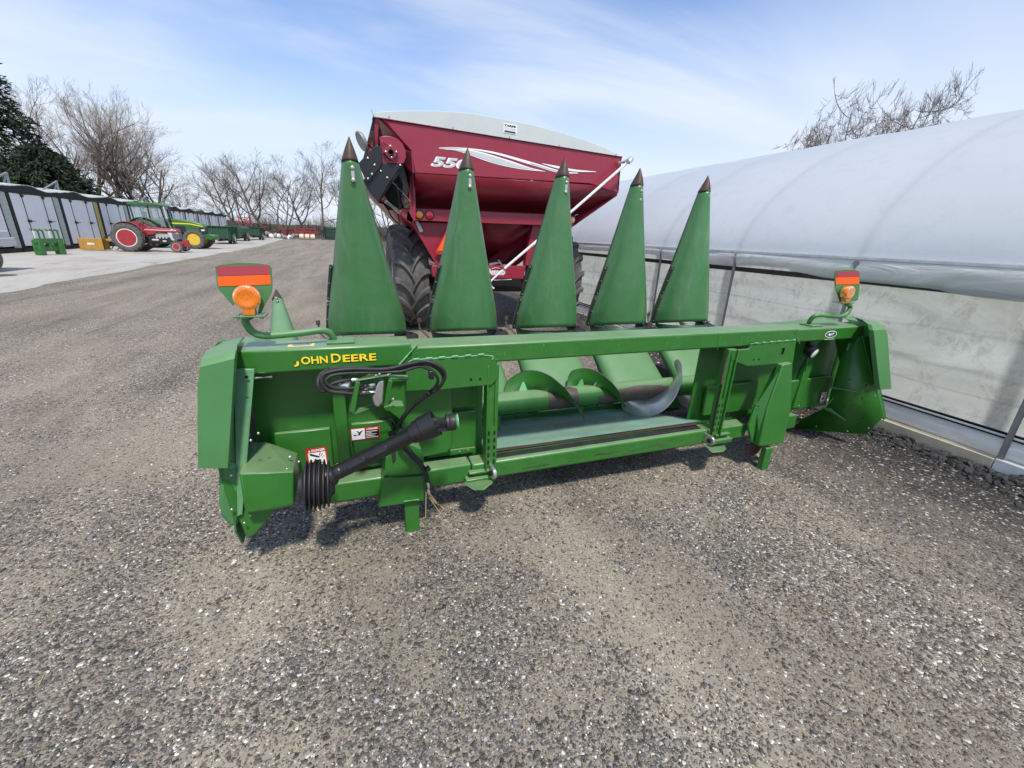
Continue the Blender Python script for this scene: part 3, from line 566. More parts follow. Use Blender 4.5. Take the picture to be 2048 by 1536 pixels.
mb = MB(); c = at(1508, 893, 2.14); mb.prism([Vector((c.x + 0.085*math.cos(t_), 2.13, c.z + 0.03 + 0.11*math.sin(t_))) for t_ in [math.pi + math.pi*i/12 for i in range(13)]], (0, 0.02, 0)); mb.build('skid_pad', M_brown, H, bevel=0.004)
bead([at(1527, 886, 2.035), at(1543, 884, 2.035)], 0.004)
# --- left end: flange strip, drive case, gearbox
poly('flange', [(466, 738, 2.12), (509, 738, 2.12), (485, 1029, 1.98), (474, 1034, 1.98)], 2.1, 0.012, M_flange)
for q in ((493.5, 754), (495, 797)):
    mb = MB(); mb.lathe(at(*q, 2.095), (0, -1, 0), [(0, 0.0075), (0.002, 0.0075)], 12); mb.build('bolt_hole', M_hole, H)
mb = MB(); mb.prism([at(466, 738, 2.13), at(474, 1034, 1.985), at(470, 1050, 2.0), at(436, 940, 2.0), at(455, 730, 2.13)], (0, 0.02, 0)); mb.build('side_plate', M_green, H, bevel=0.004)
mb = MB(); mb.prism([(-0.60, 2.14, 1.0), (-0.60, 1.99, 0.28), (-0.60, 2.05, 0.16), (-0.60, 2.9, 0.2), (-0.60, 2.9, 0.9)], (0.008, 0, 0)); mb.build('side_plate', M_green, H)
# round-bottomed drive case
prof = [at(437, 925, 2.02), at(436, 960, 2.0), at(436, 1010, 1.99), at(441, 1035, 1.99), at(455, 1052, 2.0), at(474, 1057, 2.0), at(480, 1030, 2.0), at(476, 930, 2.02)]
mb = MB(); mb.prism(prof, (0, 0.35, 0)); mb.build('drive_case', M_shield, H, bevel=0.028, bseg=4)
poly('end_point', [(474, 1034), (492, 1020), (552, 1018), (540, 1035), (510, 1070), (497, 1076.5), (490, 1071)], 2.0, 0.30, bevel=0.008)
hull([at(478, 948, 1.93), at(540, 958, 1.92), at(588, 944, 1.93), at(588, 1012, 1.93), at(530, 1022, 1.92), at(490, 1028, 1.93), at(500, 884, 2.28), at(528, 882, 2.28), at(597, 906, 2.28), at(600, 950, 2.28), at(500, 960, 2.28)], 'gearbox', M_green, bevel=0.012)
for q in ((580, 914), (574, 939)):
    mb = MB(); mb.lathe(at(*q, 2.08 if q[1] < 920 else 1.97), (0, -1, 0), [(0, 0.009), (0.006, 0.009), (0.01, 0.005)], 8); mb.build('bolt', M_bolt, H)
for q in ((517, 866), (502, 880), (463, 950), (464, 1018), (501, 1030), (598, 923), (675, 928), (489, 1045)):
    mb = MB(); mb.lathe(at(*q, 1.97), (0, -1, 0), [(0, 0.006), (0.006, 0.006), (0.009, 0.003)], 8); mb.build('bolt', M_bolt, H)
mb = MB(); a = at(510, 756, 2.14); mb.tube([a, a+Vector((0.07, 0, 0))], 0.007, 8); mb.build('pin', M_zinc, H)
# --- PTO shaft with bellows, laid up across the back
PT = MB()
def ring_prof(a, b, stations): return [((b-a).length*s_, r_) for s_, r_ in stations]
a0 = at(598, 972, 1.90); a1 = at(666, 966, 1.90)
st = [(0.0, 0.052), (0.10, 0.056)]
for k in range(6):
    s0 = 0.16 + k*0.13; rr = 0.108 + 0.010*math.sin(math.pi*(k+0.8)/6); st += [(s0, rr*0.80), (s0+0.045, rr), (s0+0.075, rr), (s0+0.11, rr*0.80)]
st += [(0.96, 0.060), (1.06, 0.050)]
mb = MB(); mb.lathe(a0, a1-a0, ring_prof(a0, a1, st), 36); mb.build('bellows', M_rubber, H, ang=60)
s0 = at(664, 950, 1.885); s1 = at(838, 862, 1.83)
mb = MB(); mb.lathe(s0, s1-s0, ring_prof(s0, s1, [(-0.06, 0.052), (0.0, 0.05), (0.04, 0.034), (0.10, 0.036), (0.12, 0.032), (0.125, 0.036), (0.92, 0.037), (0.93, 0.040), (1.0, 0.042)]), 28)
PT = mb.build('drive_shaft', M_black, H, ang=40)
d = (s1-s0).normalized()
for f_ in (0.30, 0.55):     # oval inspection covers
    c = s0 + (s1-s0)*f_; nrm = (Vector((0, 0, CAMH))-c); nrm = (nrm - d*nrm.dot(d)).normalized(); tdir = d.cross(nrm)
    ov = [c + nrm*(0.0345) + d*(0.034*(1 if math.cos(t_) > 0 else -1) + 0.013*math.cos(t_)) + tdir*0.013*math.sin(t_) for t_ in [2*math.pi*i/20 for i in range(20)]]
    mb = MB(); mb.prism(ov, nrm*0.0045); mb.build('oval_cover', M_black, PT, bevel=0.002)
e0 = at(826, 868, 1.83); e1 = at(872, 845, 1.815)
mb = MB(); mb.lathe(e0, e1-e0, ring_prof(e0, e1, [(-0.1, 0.042), (0.0, 0.046), (0.12, 0.046), (0.14, 0.054), (0.35, 0.056), (0.38, 0.060), (1.0, 0.064), (1.0, 0.058), (0.7, 0.05)]), 30, caps=False)
mb.build('shaft_guard', M_black, H, ang=40)
y0 = at(864, 848, 1.815); y1 = at(912, 843, 1.80)
mb = MB(); mb.lathe(y0, y1-y0, ring_prof(y0, y1, [(-0.2, 0.03), (0.25, 0.03), (0.35, 0.024), (0.55, 0.026), (0.6, 0.042), (0.7, 0.042), (0.72, 0.038), (0.8, 0.042), (0.97, 0.040), (1.0, 0.030)]), 24)
p_a, p_b, p_d = frame_of(y1-y0); mb.obox(y0+(y1-y0)*0.30+Vector((0, -0.02, 0.018)), p_d, p_a, p_b, 0.04, 0.012, 0.007); mb.obox(y0+(y1-y0)*0.30+Vector((0, -0.02, -0.022)), p_d, p_a, p_b, 0.04, 0.012, 0.007)
mb.build('shaft_yoke', M_dark, H)
mb = MB(); mb.lathe(y1, y1-y0, [(0, 0.03), (0.008, 0.036), (0.011, 0.036), (0.012, 0.02), (0.003, 0.018)], 20); mb.build('storage_cup', M_weld, H)
# --- hydraulic coupler bracket
def strip(pts, w_, t, mat=M_green, name='coupler_bracket'):
    mb = MB()
    for i in range(len(pts)-1): mb.bar(pts[i], pts[i+1], w_, t)
    return mb.build(name, mat, H, bevel=0.002)
A = [at(713, 762, 1.92), at(704, 827, 1.92)]
CB = MB(); CB.prism([at(712, 764, 1.90), at(720, 765, 1.90), at(709, 828, 1.90), at(698, 823, 1.90)], (0, 0.07, 0)); CB.prism([at(700, 824, 1.90), at(709, 829, 1.90), at(757, 812, 2.05), at(757, 808, 2.05)], (0, 0.03, 0))
CB.prism([at(712, 763, 1.90), at(778, 752, 1.93), at(784, 746, 1.95), at(751, 744, 2.02), at(744, 750, 2.02), at(720, 757, 1.99)], (0, 0, 0.004))
CB.prism([at(776, 757, 1.94), at(818, 757, 1.99), at(815, 762, 1.99), at(782, 764, 1.95)], (0, 0.06, 0)); CB.prism([at(777, 760, 1.93), at(785, 763, 1.93), at(776, 815, 1.95), at(767, 815, 1.95)], (0, 0.08, 0)); CB.prism([at(768, 815, 1.94), at(772, 822, 1.94), at(808, 819, 1.98), at(808, 812, 1.98), at(776, 812, 1.94)], (0, 0.08, 0))
CBo = CB.build('coupler_bracket', M_green, H, bevel=0.003)
mb = MB(); mb.prism([at(757, 762, 1.94), at(768, 761, 1.94), at(766, 803, 1.94), at(758, 815, 1.94), at(749, 812, 1.94), at(744, 796, 1.94)], (0, 0.03, 0)); PLt = mb.build('coupler_plate', M_zinc, H, bevel=0.006)
for (q0, q1, r_) in (((683, 763), (716, 759), 0.009), ((716, 787), (752, 785), 0.010), ((722, 774), (750, 768), 0.014)):
    p0, p1 = at(*q0, 1.95), at(*q1, 1.95); dd = p1-p0
    mb = MB(); mb.lathe(p0, dd, [(0, r_*0.7), (dd.length*0.2, r_*0.7), (dd.length*0.22, r_*1.15), (dd.length*0.4, r_*1.15), (dd.length*0.42, r_*0.8), (dd.length*0.6, r_), (dd.length*0.62, r_*1.2), (dd.length*0.8, r_*1.2), (dd.length, r_*0.8)], 12); mb.build('hose_fitting', M_zinc, H)
mb = MB(); c = at(691, 773, 1.95); mb.lathe(c, (1, -0.4, 0), [(-0.025, 0.018), (-0.015, 0.024), (0.02, 0.024), (0.024, 0.02)], 14); mb.build('dust_plug', M_zinc, H, ang=20)
for q in ((759, 749), (776, 751), (786, 799), (752, 752)):
    mb = MB(); mb.lathe(at(*q, 1.93), (0, -0.6, 0.8), [(0, 0.006), (0.006, 0.006), (0.009, 0.003)], 8); mb.build('bolt', M_bolt, H)
# hoses
def hose(px, r_=0.0075, n=7, mat=M_rubber):
    mb = MB(); mb.tube(smooth_path([at(q[0], q[1], q[2]) for q in px], n), r_, 8); return mb.build('hose', mat, H, ang=80)
hose([(718, 759, 1.96), (690, 761, 1.94), (664, 768, 1.93), (646, 783, 1.93), (636, 770, 1.93), (641, 752, 1.95), (665, 743, 1.96), (720, 741, 1.97), (780, 741, 1.97), (825, 731, 1.96), (850, 727, 1.94), (876, 738, 1.93), (887, 757, 1.93), (878, 775, 1.95), (850, 795, 2.0), (820, 820, 2.08), (800, 848, 2.12), (796, 862, 2.15)], 0.0085)
hose([(752, 786, 1.95), (720, 788, 1.93), (690, 786, 1.92), (658, 781, 1.92), (643, 762, 1.92), (652, 746, 1.93), (700, 738, 1.94), (770, 738, 1.95), (822, 727, 1.94), (855, 723, 1.92), (882, 735, 1.91), (890, 753, 1.92), (880, 772, 1.94), (856, 788, 2.0), (824, 812, 2.06), (803, 838, 2.1), (797, 860, 2.14)], 0.0085)
hose([(750, 769, 1.95), (712, 776, 1.93), (668, 775, 1.92), (652, 762, 1.92), (672, 749, 1.93), (740, 745, 1.95), (800, 743, 1.95), (840, 733, 1.94), (866, 744, 1.93), (876, 762, 1.94), (862, 782, 1.98), (834, 803, 2.04), (808, 832, 2.08), (800, 858, 2.13)], 0.0075)
hose([(745, 736, 2.0), (700, 734, 2.0), (660, 738, 2.0), (640, 748, 1.98), (634, 760, 1.98)], 0.006)
hose([(800, 850, 2.13), (803, 878, 2.0), (822, 905, 2.02), (843, 930, 2.04), (853, 950, 2.05), (857, 985, 2.06)], 0.012)
hose([(797, 855, 2.13), (798, 880, 2.02), (812, 903, 2.02), (836, 926, 2.03), (850, 945, 2.04), (863, 980, 2.05)], 0.008)
hose([(786, 838, 2.2), (781, 850, 2.2), (786, 866, 2.2), (779, 872, 2.2)], 0.003)
hose([(745, 853, 2.28), (770, 842, 2.27), (783, 838, 2.25), (790, 856, 2.22), (775, 880, 2.2)], 0.0022)
hose([(770, 950, 2.06), (790, 954, 2.06), (830, 952, 2.06), (848, 950, 2.06)], 0.003)
for q, w_ in (((858, 787), 0.010), ((857, 938), 0.016), ((807, 742), 0.012), ((660, 740), 0.006)):
    c = at(*q, 1.97 if q[1] < 800 else 2.03); mb = MB(); mb.lathe(c-Vector((w_/2, 0, 0)), (1, 0, 0.6), [(0, 0.016), (w_, 0.016)], 10); mb.build('hose_clip', M_black, H)
mb = MB(); mb.box(at(862, 750, 1.92).x-0.012, at(862, 750, 1.92).x+0.012, 1.90, 1.93, at(862, 755, 1.92).z-0.005, at(862, 742, 1.92).z+0.005); mb.build('hose_strap', M_black, H, bevel=0.004)
poly('hose_hook', [(783, 905), (791, 900), (792, 918), (786, 928)], 2.06, 0.03, M_dark)
mb = MB(); mb.bar(at(776, 868, 2.2), at(792, 864, 2.2), 0.02, 0.02); mb.build('valve_clip', M_black, H, bevel=0.003)
# crop trash hanging under the bracket
mb = MB()
mb.bar(at(852, 985, 2.05), at(851, 1035, 2.05), 0.008, 0.004)
for q0, q1 in (((856, 990), (888, 1018)), ((888, 1018), (872, 1038)), ((858, 995), (880, 1025)), ((862, 1000), (889, 1016)), ((858, 985), (876, 1008)), ((872, 1036), (886, 1020))):
    mb.bar(at(*q0, 2.05), at(*q1, 2.05), 0.004, 0.003)
tag(mb.build('crop_trash', M_straw, H), 'dry stalk pieces hanging from the hose bundle')
for q in ((855, 965), (866, 972), (856, 978)):
    mb = MB(); mb.lathe(at(*q, 2.04), (0.2, 0, -1), [(0, 0.006), (0.01, 0.009), (0.03, 0.009), (0.04, 0.005)], 10); mb.build('connector', M_zinc if q[0] < 860 else M_black, H)
# --- work light on the right
c = at(1634, 706, 2.17); mb = MB(); mb.lathe(c+Vector((-0.03, 0.06, 0.015)), Vector((0.18, -1, -0.35)), [(-0.01, 0.03), (0.0, 0.042), (0.035, 0.048), (0.06, 0.05), (0.062, 0.044)], 24); mb.bar(c+Vector((-0.03, 0.07, 0.03)), c+Vector((-0.02, 0.07, 0.10)), 0.03, 0.02)
WL = mb.build('work_light', M_black, H, ang=40); ld = Vector((0.18, -1, -0.35)).normalized()
mb = MB(); mb.lathe(c+Vector((-0.03, 0.06, 0.015))+ld*0.056, ld, [(0, 0.042), (0.006, 0.040), (0.011, 0.026), (0.013, 0.005)], 24); mb.build('lens', M_clear, WL)
hose([(1608, 692, 2.2), (1613, 700, 2.22), (1612, 730, 2.3), (1609, 755, 2.35)], 0.003)
# --- right end plate, flange, gussets
pA, pB, pC, pD, pE, pF = at(1722, 673, 2.14), at(1764, 835, 2.0), at(1733, 868, 2.0), at(1590, 857, 2.50), at(1650, 765, 2.45), at(1672, 678, 2.38)
mb = MB()
n_ = (pC-pA).cross(pD-pA).normalized()
def onp(px, py):
    r = ray(px, py); o_ = Vector((0, 0, CAMH)); return o_ + r*((pA-o_).dot(n_)/r.dot(n_))
pB, pE, pF = onp(1766, 835), onp(1666, 768), onp(1692, 680)
mb.add([pA, pB, pC, pD, onp(1600, 840), onp(1654, 813), pE, pF], [(7, 6, 5, 4, 3, 2, 1, 0)])
NE = n_ if n_.dot(Vector((0, 0, CAMH))-pA) > 0 else -n_
e_ = mb.build('end_plate', M_green, H, solid=0.008)
poly('flange', [(1725, 673, 2.10), (1741.5, 672, 2.10), (1772, 836, 1.95), (1768, 841, 1.95)], 2.1, 0.01)
mb = MB(); mb.prism([at(1741.5, 672, 2.10), at(1772, 836, 1.95), at(1772, 836, 1.95)+Vector((0, 0.3, 0)), at(1741.5, 672, 2.10)+Vector((0, 0.3, 0))], (0.006, 0, 0)); mb.build('end_plate', M_green, H)
bead([pC+Vector((0, -0.006, 0)), (pC+pD)/2+Vector((0, -0.006, -0.002)), pD], 0.004, 'folded_edge').data.materials[0] = M_green
def wedge(px, y, nm='gusset'):
    pts = [at(q[0], q[1], q[2]) for q in px]; mb = MB(); n = len(pts)
    mb.add(pts, [tuple(range(n))]); return mb.build(nm, M_green, H, solid=0.012, bevel=0.003)
for tri in (((1662, 772), (1715, 784), (1692, 774), 0.055), ((1650, 812), (1691, 840), (1664, 811), 0.06)):
    p0_, p1_, p2_ = onp(*tri[0]), onp(*tri[1]), onp(*tri[2]); mb = MB(); mb.add([p0_, p0_+NE*tri[3]*0.8, p2_+NE*tri[3], p1_+NE*0.004, p1_], [(0, 1, 2, 3, 4)]); mb.build('gusset', M_flange, H, solid=0.006, smooth=False)
bead(smooth_path([onp(1667, 795)+NE*0.006, onp(1660, 804)+NE*0.006, onp(1652, 812)+NE*0.006], 4), 0.003)
mb = MB(); c = pA.lerp(pC, 0.72).lerp(pD, 0.22)
nn = (pB-pA).cross(pF-pA).normalized(); nn = nn if nn.dot(Vector((0, 0, CAMH))-c) > 0 else -nn
mb.lathe(onp(1712.5, 816.5)+NE*0.004, NE, [(0.0, 0.034), (0.003, 0.034), (0.003, 0.030), (0.0, 0.030)], 26, caps=False); mb.build('knockout', M_green, H)
for q in ((1699.5, 758.5), (1689, 813), (1724.5, 796), (1726, 835), (1733, 770)):
    c = onp(*q)+NE*0.004; mb = MB(); mb.lathe(c, NE, [(0, 0.006), (0.001, 0.006)], 10); mb.build('bolt_hole', M_hole, H)
for q, yv in (((1747, 770), 1.97), ((1749, 791), 1.96), ((1632, 852), 2.3), ((1694, 862), 2.1), ((1736, 856), 1.97), ((1760, 828), 1.96), ((1597, 811), 2.28), ((1698, 722), 2.28), ((1692, 742), 2.3)):
    mb = MB(); mb.lathe(at(*q, yv), (0, -1, 0), [(0, 0.006), (0.006, 0.006), (0.009, 0.003)], 8); mb.build('bolt', M_bolt, H)
for q in ((1733, 683), (1738, 706)):
    mb = MB(); mb.lathe(at(*q, 2.085), (0, -1, 0), [(0, 0.005), (0.002, 0.005)], 10); mb.build('bolt_hole', M_hole, H)
mb = MB(); mb.tube([at(1700, 686, 2.2), at(1694, 701, 2.2)], 0.008, 8); mb.tube([at(1617, 820, 2.25), at(1618, 828, 2.25)], 0.006, 8); mb.build('pin', M_zinc, H)
# right bay ribs and panels
mb = MB(); mb.prism([at(1625, 690, 2.34), at(1640, 690, 2.34), at(1597, 814, 2.30), at(1586, 818, 2.30)], (0, 0.05, 0)); mb.build('rib', M_green, H, bevel=0.005)
poly('panel', [(1613, 759), (1666, 752), (1652, 811), (1594, 818)], 2.35, 0.03, bevel=0.006)
poly('panel', [(1584, 763, 2.33), (1600, 761, 2.33), (1590, 818, 2.33), (1575, 822, 2.33)], 2.33, 0.03, bevel=0.006)
mb = MB(); mb.prism([at(1680, 690, 2.38), at(1690, 690, 2.36), at(1664, 772, 2.37), at(1656, 776, 2.38)], (0, 0.01, 0)); mb.build('rib', M_green, H, bevel=0.002)
# --- end shields: moulded covers wrapped round each end
def shield(rows, name='end_shield'):
    mb = MB(); mb.grid([[at(*q) if not isinstance(q, Vector) else q for q in r] for r in rows]); o = mb.build(name, M_shield, H, ang=50, solid=0.008); o.modifiers['solid'].offset = 1
    q = o.modifiers.new('bevel', 'BEVEL'); q.width = 0.022; q.segments = 4; q.limit_method = 'ANGLE'; q.angle_limit = rad(24); return o
def srow(l, r, yl, depth=0.26):
    a = at(l[0], l[1], yl); b = at(r[0], r[1], yl)
    if l[0] > 1000: return [a+Vector((0, 0.03, 0)), a, b, b+Vector((0.004, depth, 0))]
    return [a+Vector((-0.004, depth, 0)), a, b, b+Vector((0.0, 0.03, 0))]
shield([srow((400, 935.5), (453, 935.5), 1.93), srow((399, 860), (457, 875), 1.95), srow((399, 773), (464, 760), 1.98), srow((403.5, 735), (467, 718), 1.985, 0.26), srow((407, 720), (469.5, 705), 2.01, 0.24), srow((416, 704), (474, 695), 2.09, 0.2), srow((438, 684), (487, 678.5), 2.32, 0.12)])
shield([[q for q in srow((1759.6, 779), (1780.5, 778), 1.92)], srow((1754, 730), (1777, 728), 1.95), srow((1748, 672), (1773, 672), 1.99), srow((1746.5, 661), (1770, 660), 2.0), srow((1743.5, 651), (1765, 651), 2.03), srow((1731, 642), (1752, 643), 2.14), srow((1711, 636), (1724, 637), 2.34, 0.1)])
bpy.context.view_layer.update()
# outer divider hoods behind the shields
def dome(x0, x1, secs, name='divider_hood'):
    rows = []
    for (y, z0, z1) in secs:
        rows.append([Vector((x0 + (x1-x0)*(0.5-0.5*math.cos(math.pi*i/14)), y, z0 + (z1-z0)*math.sin(math.pi*i/14)**0.7)) for i in range(15)])
    mb = MB(); mb.grid(rows); return mb.build(name, M_shield, H, ang=180)
dome(-0.76, -0.36, [(2.36, 0.5, 1.0), (2.45, 0.5, 1.055), (2.65, 0.5, 1.065), (2.9, 0.48, 1.0), (3.2, 0.45, 0.90)])
dome(3.50, 4.50, [(2.36, 0.5, 1.0), (2.45, 0.5, 1.05), (2.65, 0.5, 1.06), (2.9, 0.48, 0.98), (3.2, 0.45, 0.90)])
# --- auger
AY, AZ = 2.80, 0.452
mb = MB()
mb.lathe((-0.45, AY, AZ), (1, 0, 0), [(0, 0.086), (4.4, 0.086)], 32, 0); AU = mb.build('auger', M_green, H, ang=40)
for (xa, xb, pa, pb) in ((1.36, 1.62, -20, 200), (1.80, 2.62, 38, 200)):      # paint worn to bare metal by the crop
    rows = []; n_ = 26
    for i in range(n_+1):
        x = xa+(xb-xa)*i/n_; e = 0.5+0.5*math.sin(i*0.9)*0.25; f0 = 40*(1-math.sin(math.pi*min(1, max(0, i/n_))))
        rows.append([Vector((x, AY-0.0872*math.sin(rad(pa+f0+(pb-pa-f0)*k/12+6*e)), AZ+0.0872*math.cos(rad(pa+f0+(pb-pa-f0)*k/12+6*e)))) for k in range(13)])
    mb = MB(); mb.grid(rows); mb.build('worn_band', M_grime, AU, ang=180)
def flight(x0, x1, p0, p1, R_, mats, tpr=0.0):
    rows = []; n = 44
    for i in range(n+1):
        t = i/n; x = x0 + (x1-x0)*t; ph = rad(p0 + (p1-p0)*t); e = 1.0
        if tpr: e = min(1.0, max(0.02, math.sin(math.pi*min(t, 1-t)/tpr/2) if min(t, 1-t) < tpr else 1.0))
        R2 = 0.084 + (R_-0.084)*e
        rows.append([Vector((x, AY - r_*math.sin(ph), AZ + r_*math.cos(ph))) for r_ in (0.08, 0.08+(R2-0.08)*0.5, R2-0.006, R2)])
    mb = MB(); mb.grid(rows)
    for k in range(len(mb.f)):
        if k % 3 == 2 and len(mats) > 1: mb.m[k] = 1
    o = mb.build('flight', mats, AU, ang=180, solid=0.006); return o
flight(1.06, 1.68, -90, 145, 0.236, [M_green, M_grime], 0.10)
flight(1.60, 2.03, -70, 128, 0.222, [M_green, M_grime], 0.16)
flight(2.80, 2.12, -75, 228, 0.238, [M_steel, M_zinc], 0.12)
flight(3.40, 2.74, -70, 228, 0.238, [M_steel, M_zinc], 0.12)
flight(0.36, 0.98, -90, 145, 0.236, [M_green, M_grime], 0.1)
for (x, ph, s) in ((1.18, -10, 1), (1.66, 10, 1), (1.80, 20, 1)):
    ph = rad(ph); u_ = Vector((0, -math.sin(ph), math.cos(ph))); mb = MB(); c = Vector((x, AY, AZ)); mb.prism([c+u_*0.08+X*-0.035, c+u_*0.08+X*0.04, c+u_*0.15+X*0.012, c+u_*0.15+X*-0.002], (0, 0.006, 0)); mb.build('paddle', M_weld, AU, bevel=0.002)
# --- hoods between the rows, snouts folded upright above them
SNX = [0.11 + 0.762*k for k in range(-1, 6)]
for k, xc in enumerate(SNX):
    if k in (0,): continue
    rows = []
    for j in range(17):
        t = j/16; y = 2.90 + 0.53*t; zc = 0.40 + 0.415*t; hw = 0.305 - 0.02*t
        rows.append([Vector((xc + hw*math.cos(math.pi*(1-i/16)), y + 0.02, zc - 0.13 + (0.15 + 0.02*math.cos(t*3))*math.sin(math.pi*i/16)**0.55)) for i in range(17)])
    mb = MB(); mb.grid(rows); mb.build('row_hood', M_shield, H, ang=180, solid=0.01)
for k in range(6):      # row units between the hoods
    xm = SNX[k] + 0.381
    mb = MB(); mb.box(xm-0.15, xm-0.06, 3.04, 4.0, 0.12, 0.26); mb.box(xm+0.06, xm+0.15, 3.04, 4.0, 0.12, 0.26); mb.box(xm-0.16, xm+0.16, 3.02, 3.2, 0.1, 0.30)
    mb.build('row_unit', M_dark, H, bevel=0.01)
    for sx in (-1, 1):
        mb = MB(); mb.bar((xm+sx*0.05, 3.2, 0.33), (xm+sx*0.05, 4.05, 0.24), 0.02, 0.02); 
        for q in range(9): mb.box(xm+sx*0.05-0.03, xm+sx*0.05+0.03, 3.25+q*0.09, 3.265+q*0.09, 0.30-q*0.009, 0.35-q*0.009)
        mb.build('gathering_chain', M_grime, H)
def snout(k, xb, base=(3.50, 0.86), crest=(3.14, 0.945), tip=(3.08, 2.155), xt=None, mirror=False):
    """half-cone shell: back edges at base y, crest toward -Y"""
    xt = xb - 0.049 if xt is None else xt
    rows = []; n = 34; m_ = 22
    yb, zb = base; yc, zc = crest; yt, zt = tip
    ztop = zt-0.105; DY = yt-3.08; YT = 3.125+DY
    for j in range(n+1):
        t = j/n
        hw = (0.300*(1-t) + 0.040*t)*(1+0.03*math.sin(math.pi*min(1, t*2)))
        if t < 0.10: hw *= 0.955 + 0.45*t
        xc = xb + (xt-xb)*t
        ye = yb + (YT-yb)*t; ycr = yc + (YT-0.073-yc)*t
        row = []
        for i in range(m_+1):
            a = math.pi*i/m_; cs, sn = math.cos(a), math.sin(a)
            ex = 2/2.0
            u_ = -math.copysign(abs(cs)**ex, cs); v_ = abs(sn)**ex
            z0 = zb + (zc-zb)*v_*1.0; z = z0*(1-t) + ztop*t
            row.append(Vector((xc + hw*u_, ye - (ye-ycr)*v_, z)))
        rows.append(row)
    mb = MB(); mb.grid([r[::-1] for r in rows]); so_ = mb.build('snout', M_poly, H, ang=180, solid=0.008); so_.modifiers['solid'].offset = -1
    # steel point
    mb = MB(); rr = []
    for j in range(9):
        t = j/8; hw = 0.050*(1-t**1.15) + 0.002; row = []
        for i in range(13):
            a = math.pi*i/12 ; row.append(Vector((xt + hw*-math.cos(a)*(1.0) + 0.004*t, 3.128+DY - (0.080*(1-t)**0.9+0.004)*math.sin(a)**0.8 - 0.05*t + 0.02*t*t, ztop-0.015 + 0.135*t + 0.006*math.sin(a))))
        for i in range(1, 6):
            a = math.pi*i/6; row.append(Vector((xt + hw*math.cos(a) + 0.004*t, 3.128+DY + 0.016*(1-t)*math.sin(a) - 0.05*t + 0.02*t*t, ztop-0.015 + 0.135*t)))
        rr.append(row + [row[0]])
    mb.grid([r[::-1] for r in rr]); tp = mb.build('point', M_brown, so_, ang=180, solid=0.003)
    # bolt strap below the point
    c = Vector((xt+0.010, 3.047+DY, ztop-0.085)); mb = MB(); mb.box(c.x-0.010, c.x+0.010, c.y-0.006, c.y+0.004, c.z-0.026, c.z+0.026); st_ = mb.build('strap', M_zinc, so_, bevel=0.003)
    for s in (-1, 1):
        mb = MB(); mb.lathe(c+Vector((0, -0.004, s*0.034)), (0, -1, 0.05), [(-0.004, 0.014), (0.002, 0.014), (0.007, 0.011), (0.010, 0.004)], 14); mb.build('strap_bolt', M_bolt, so_)
    # rubber edge strips low on the left rim
    for (t0, t1) in ((0.02, 0.235), (0.25, 0.46)):
        P0 = []; 
        for t in (t0, t1):
            hw = 0.292*(1-t)**0.98 + 0.040*t
            if t < 0.10: hw *= 0.955+0.45*t
            P0.append(Vector((xb+(xt-xb)*t - hw - 0.020, yb+(YT-yb)*t - 0.045, (zb*(1-t)+ztop*t))))
        mb = MB(); mb.bar(P0[0], P0[1], 0.022, 0.03); es = mb.build('edge_strip', M_rubber, so_, bevel=0.006)
        for f_ in (0.06, 0.5, 0.94):
            q = P0[0].lerp(P0[1], f_); mb = MB(); mb.lathe(q+Vector((-0.004, -0.014, 0)), (-0.3, -1, 0), [(0, 0.005), (0.004, 0.004), (0.005, 0.002)], 8); mb.build('rivet', M_bolt, es)
    return so_
TIPS = [(697, 280), (935, 302), (1130, 320), (1281, 341), (1417, 356)]
for k in range(5):
    tp_ = at(TIPS[k][0], TIPS[k][1], 3.08+0.065*k); snout(k, SNX[k+1], base=(3.50+0.014*k, 0.86), crest=(3.14+0.014*k, 0.945), tip=(tp_.y, tp_.z), xt=tp_.x)
def disc(x, y, z, r_, name, mat, par=H):
    mb = MB(); mb.lathe((x, y, z), (0.1, -0.15, 1), [(-0.008, r_*0.6), (-0.004, r_), (0.004, r_), (0.008, r_*0.6)], 20); return mb.build(name, mat, par)
for k in range(5):
    x = SNX[k+1]; disc(x+0.28, 3.38, 0.872, 0.095, 'rubber_flap', M_rubber)
    mb = MB(); mb.tube([(x-0.30, 3.42, 0.84), (x-0.36, 3.5, 0.9), (x-0.36, 3.52, 0.97)], 0.008, 6); mb.box(x-0.375, x-0.345, 3.5, 3.51, 0.95, 0.985); mb.build('latch', M_grime, H)
    mb = MB(); mb.tube([(x+0.22, 3.40, 0.885), (x+0.30, 3.36, 0.900), (x+0.33, 3.42, 0.885)], 0.006, 6); mb.lathe((x+0.25, 3.34, 0.9), (0, -1, 0), [(0, 0.012), (0.01, 0.01)], 8); mb.build('hinge_bolt', M_dark, H)
# hoods below snouts: collar painted dark for the shaded gap
for k in range(5):
    x = SNX[k+1]; rows = []
    for j in range(3):
        rows.append([Vector((x + (0.262-0.01*j)*math.cos(math.pi*(1-i/16)), 3.50-0.30*math.sin(math.pi*i/16)**0.8, 0.875-0.05*j+0.03*math.sin(math.pi*i/16))) for i in range(17)])
    mb = MB(); mb.grid(rows); mb.build('hood_collar', M_dgreen, H, ang=180, solid=0.01)
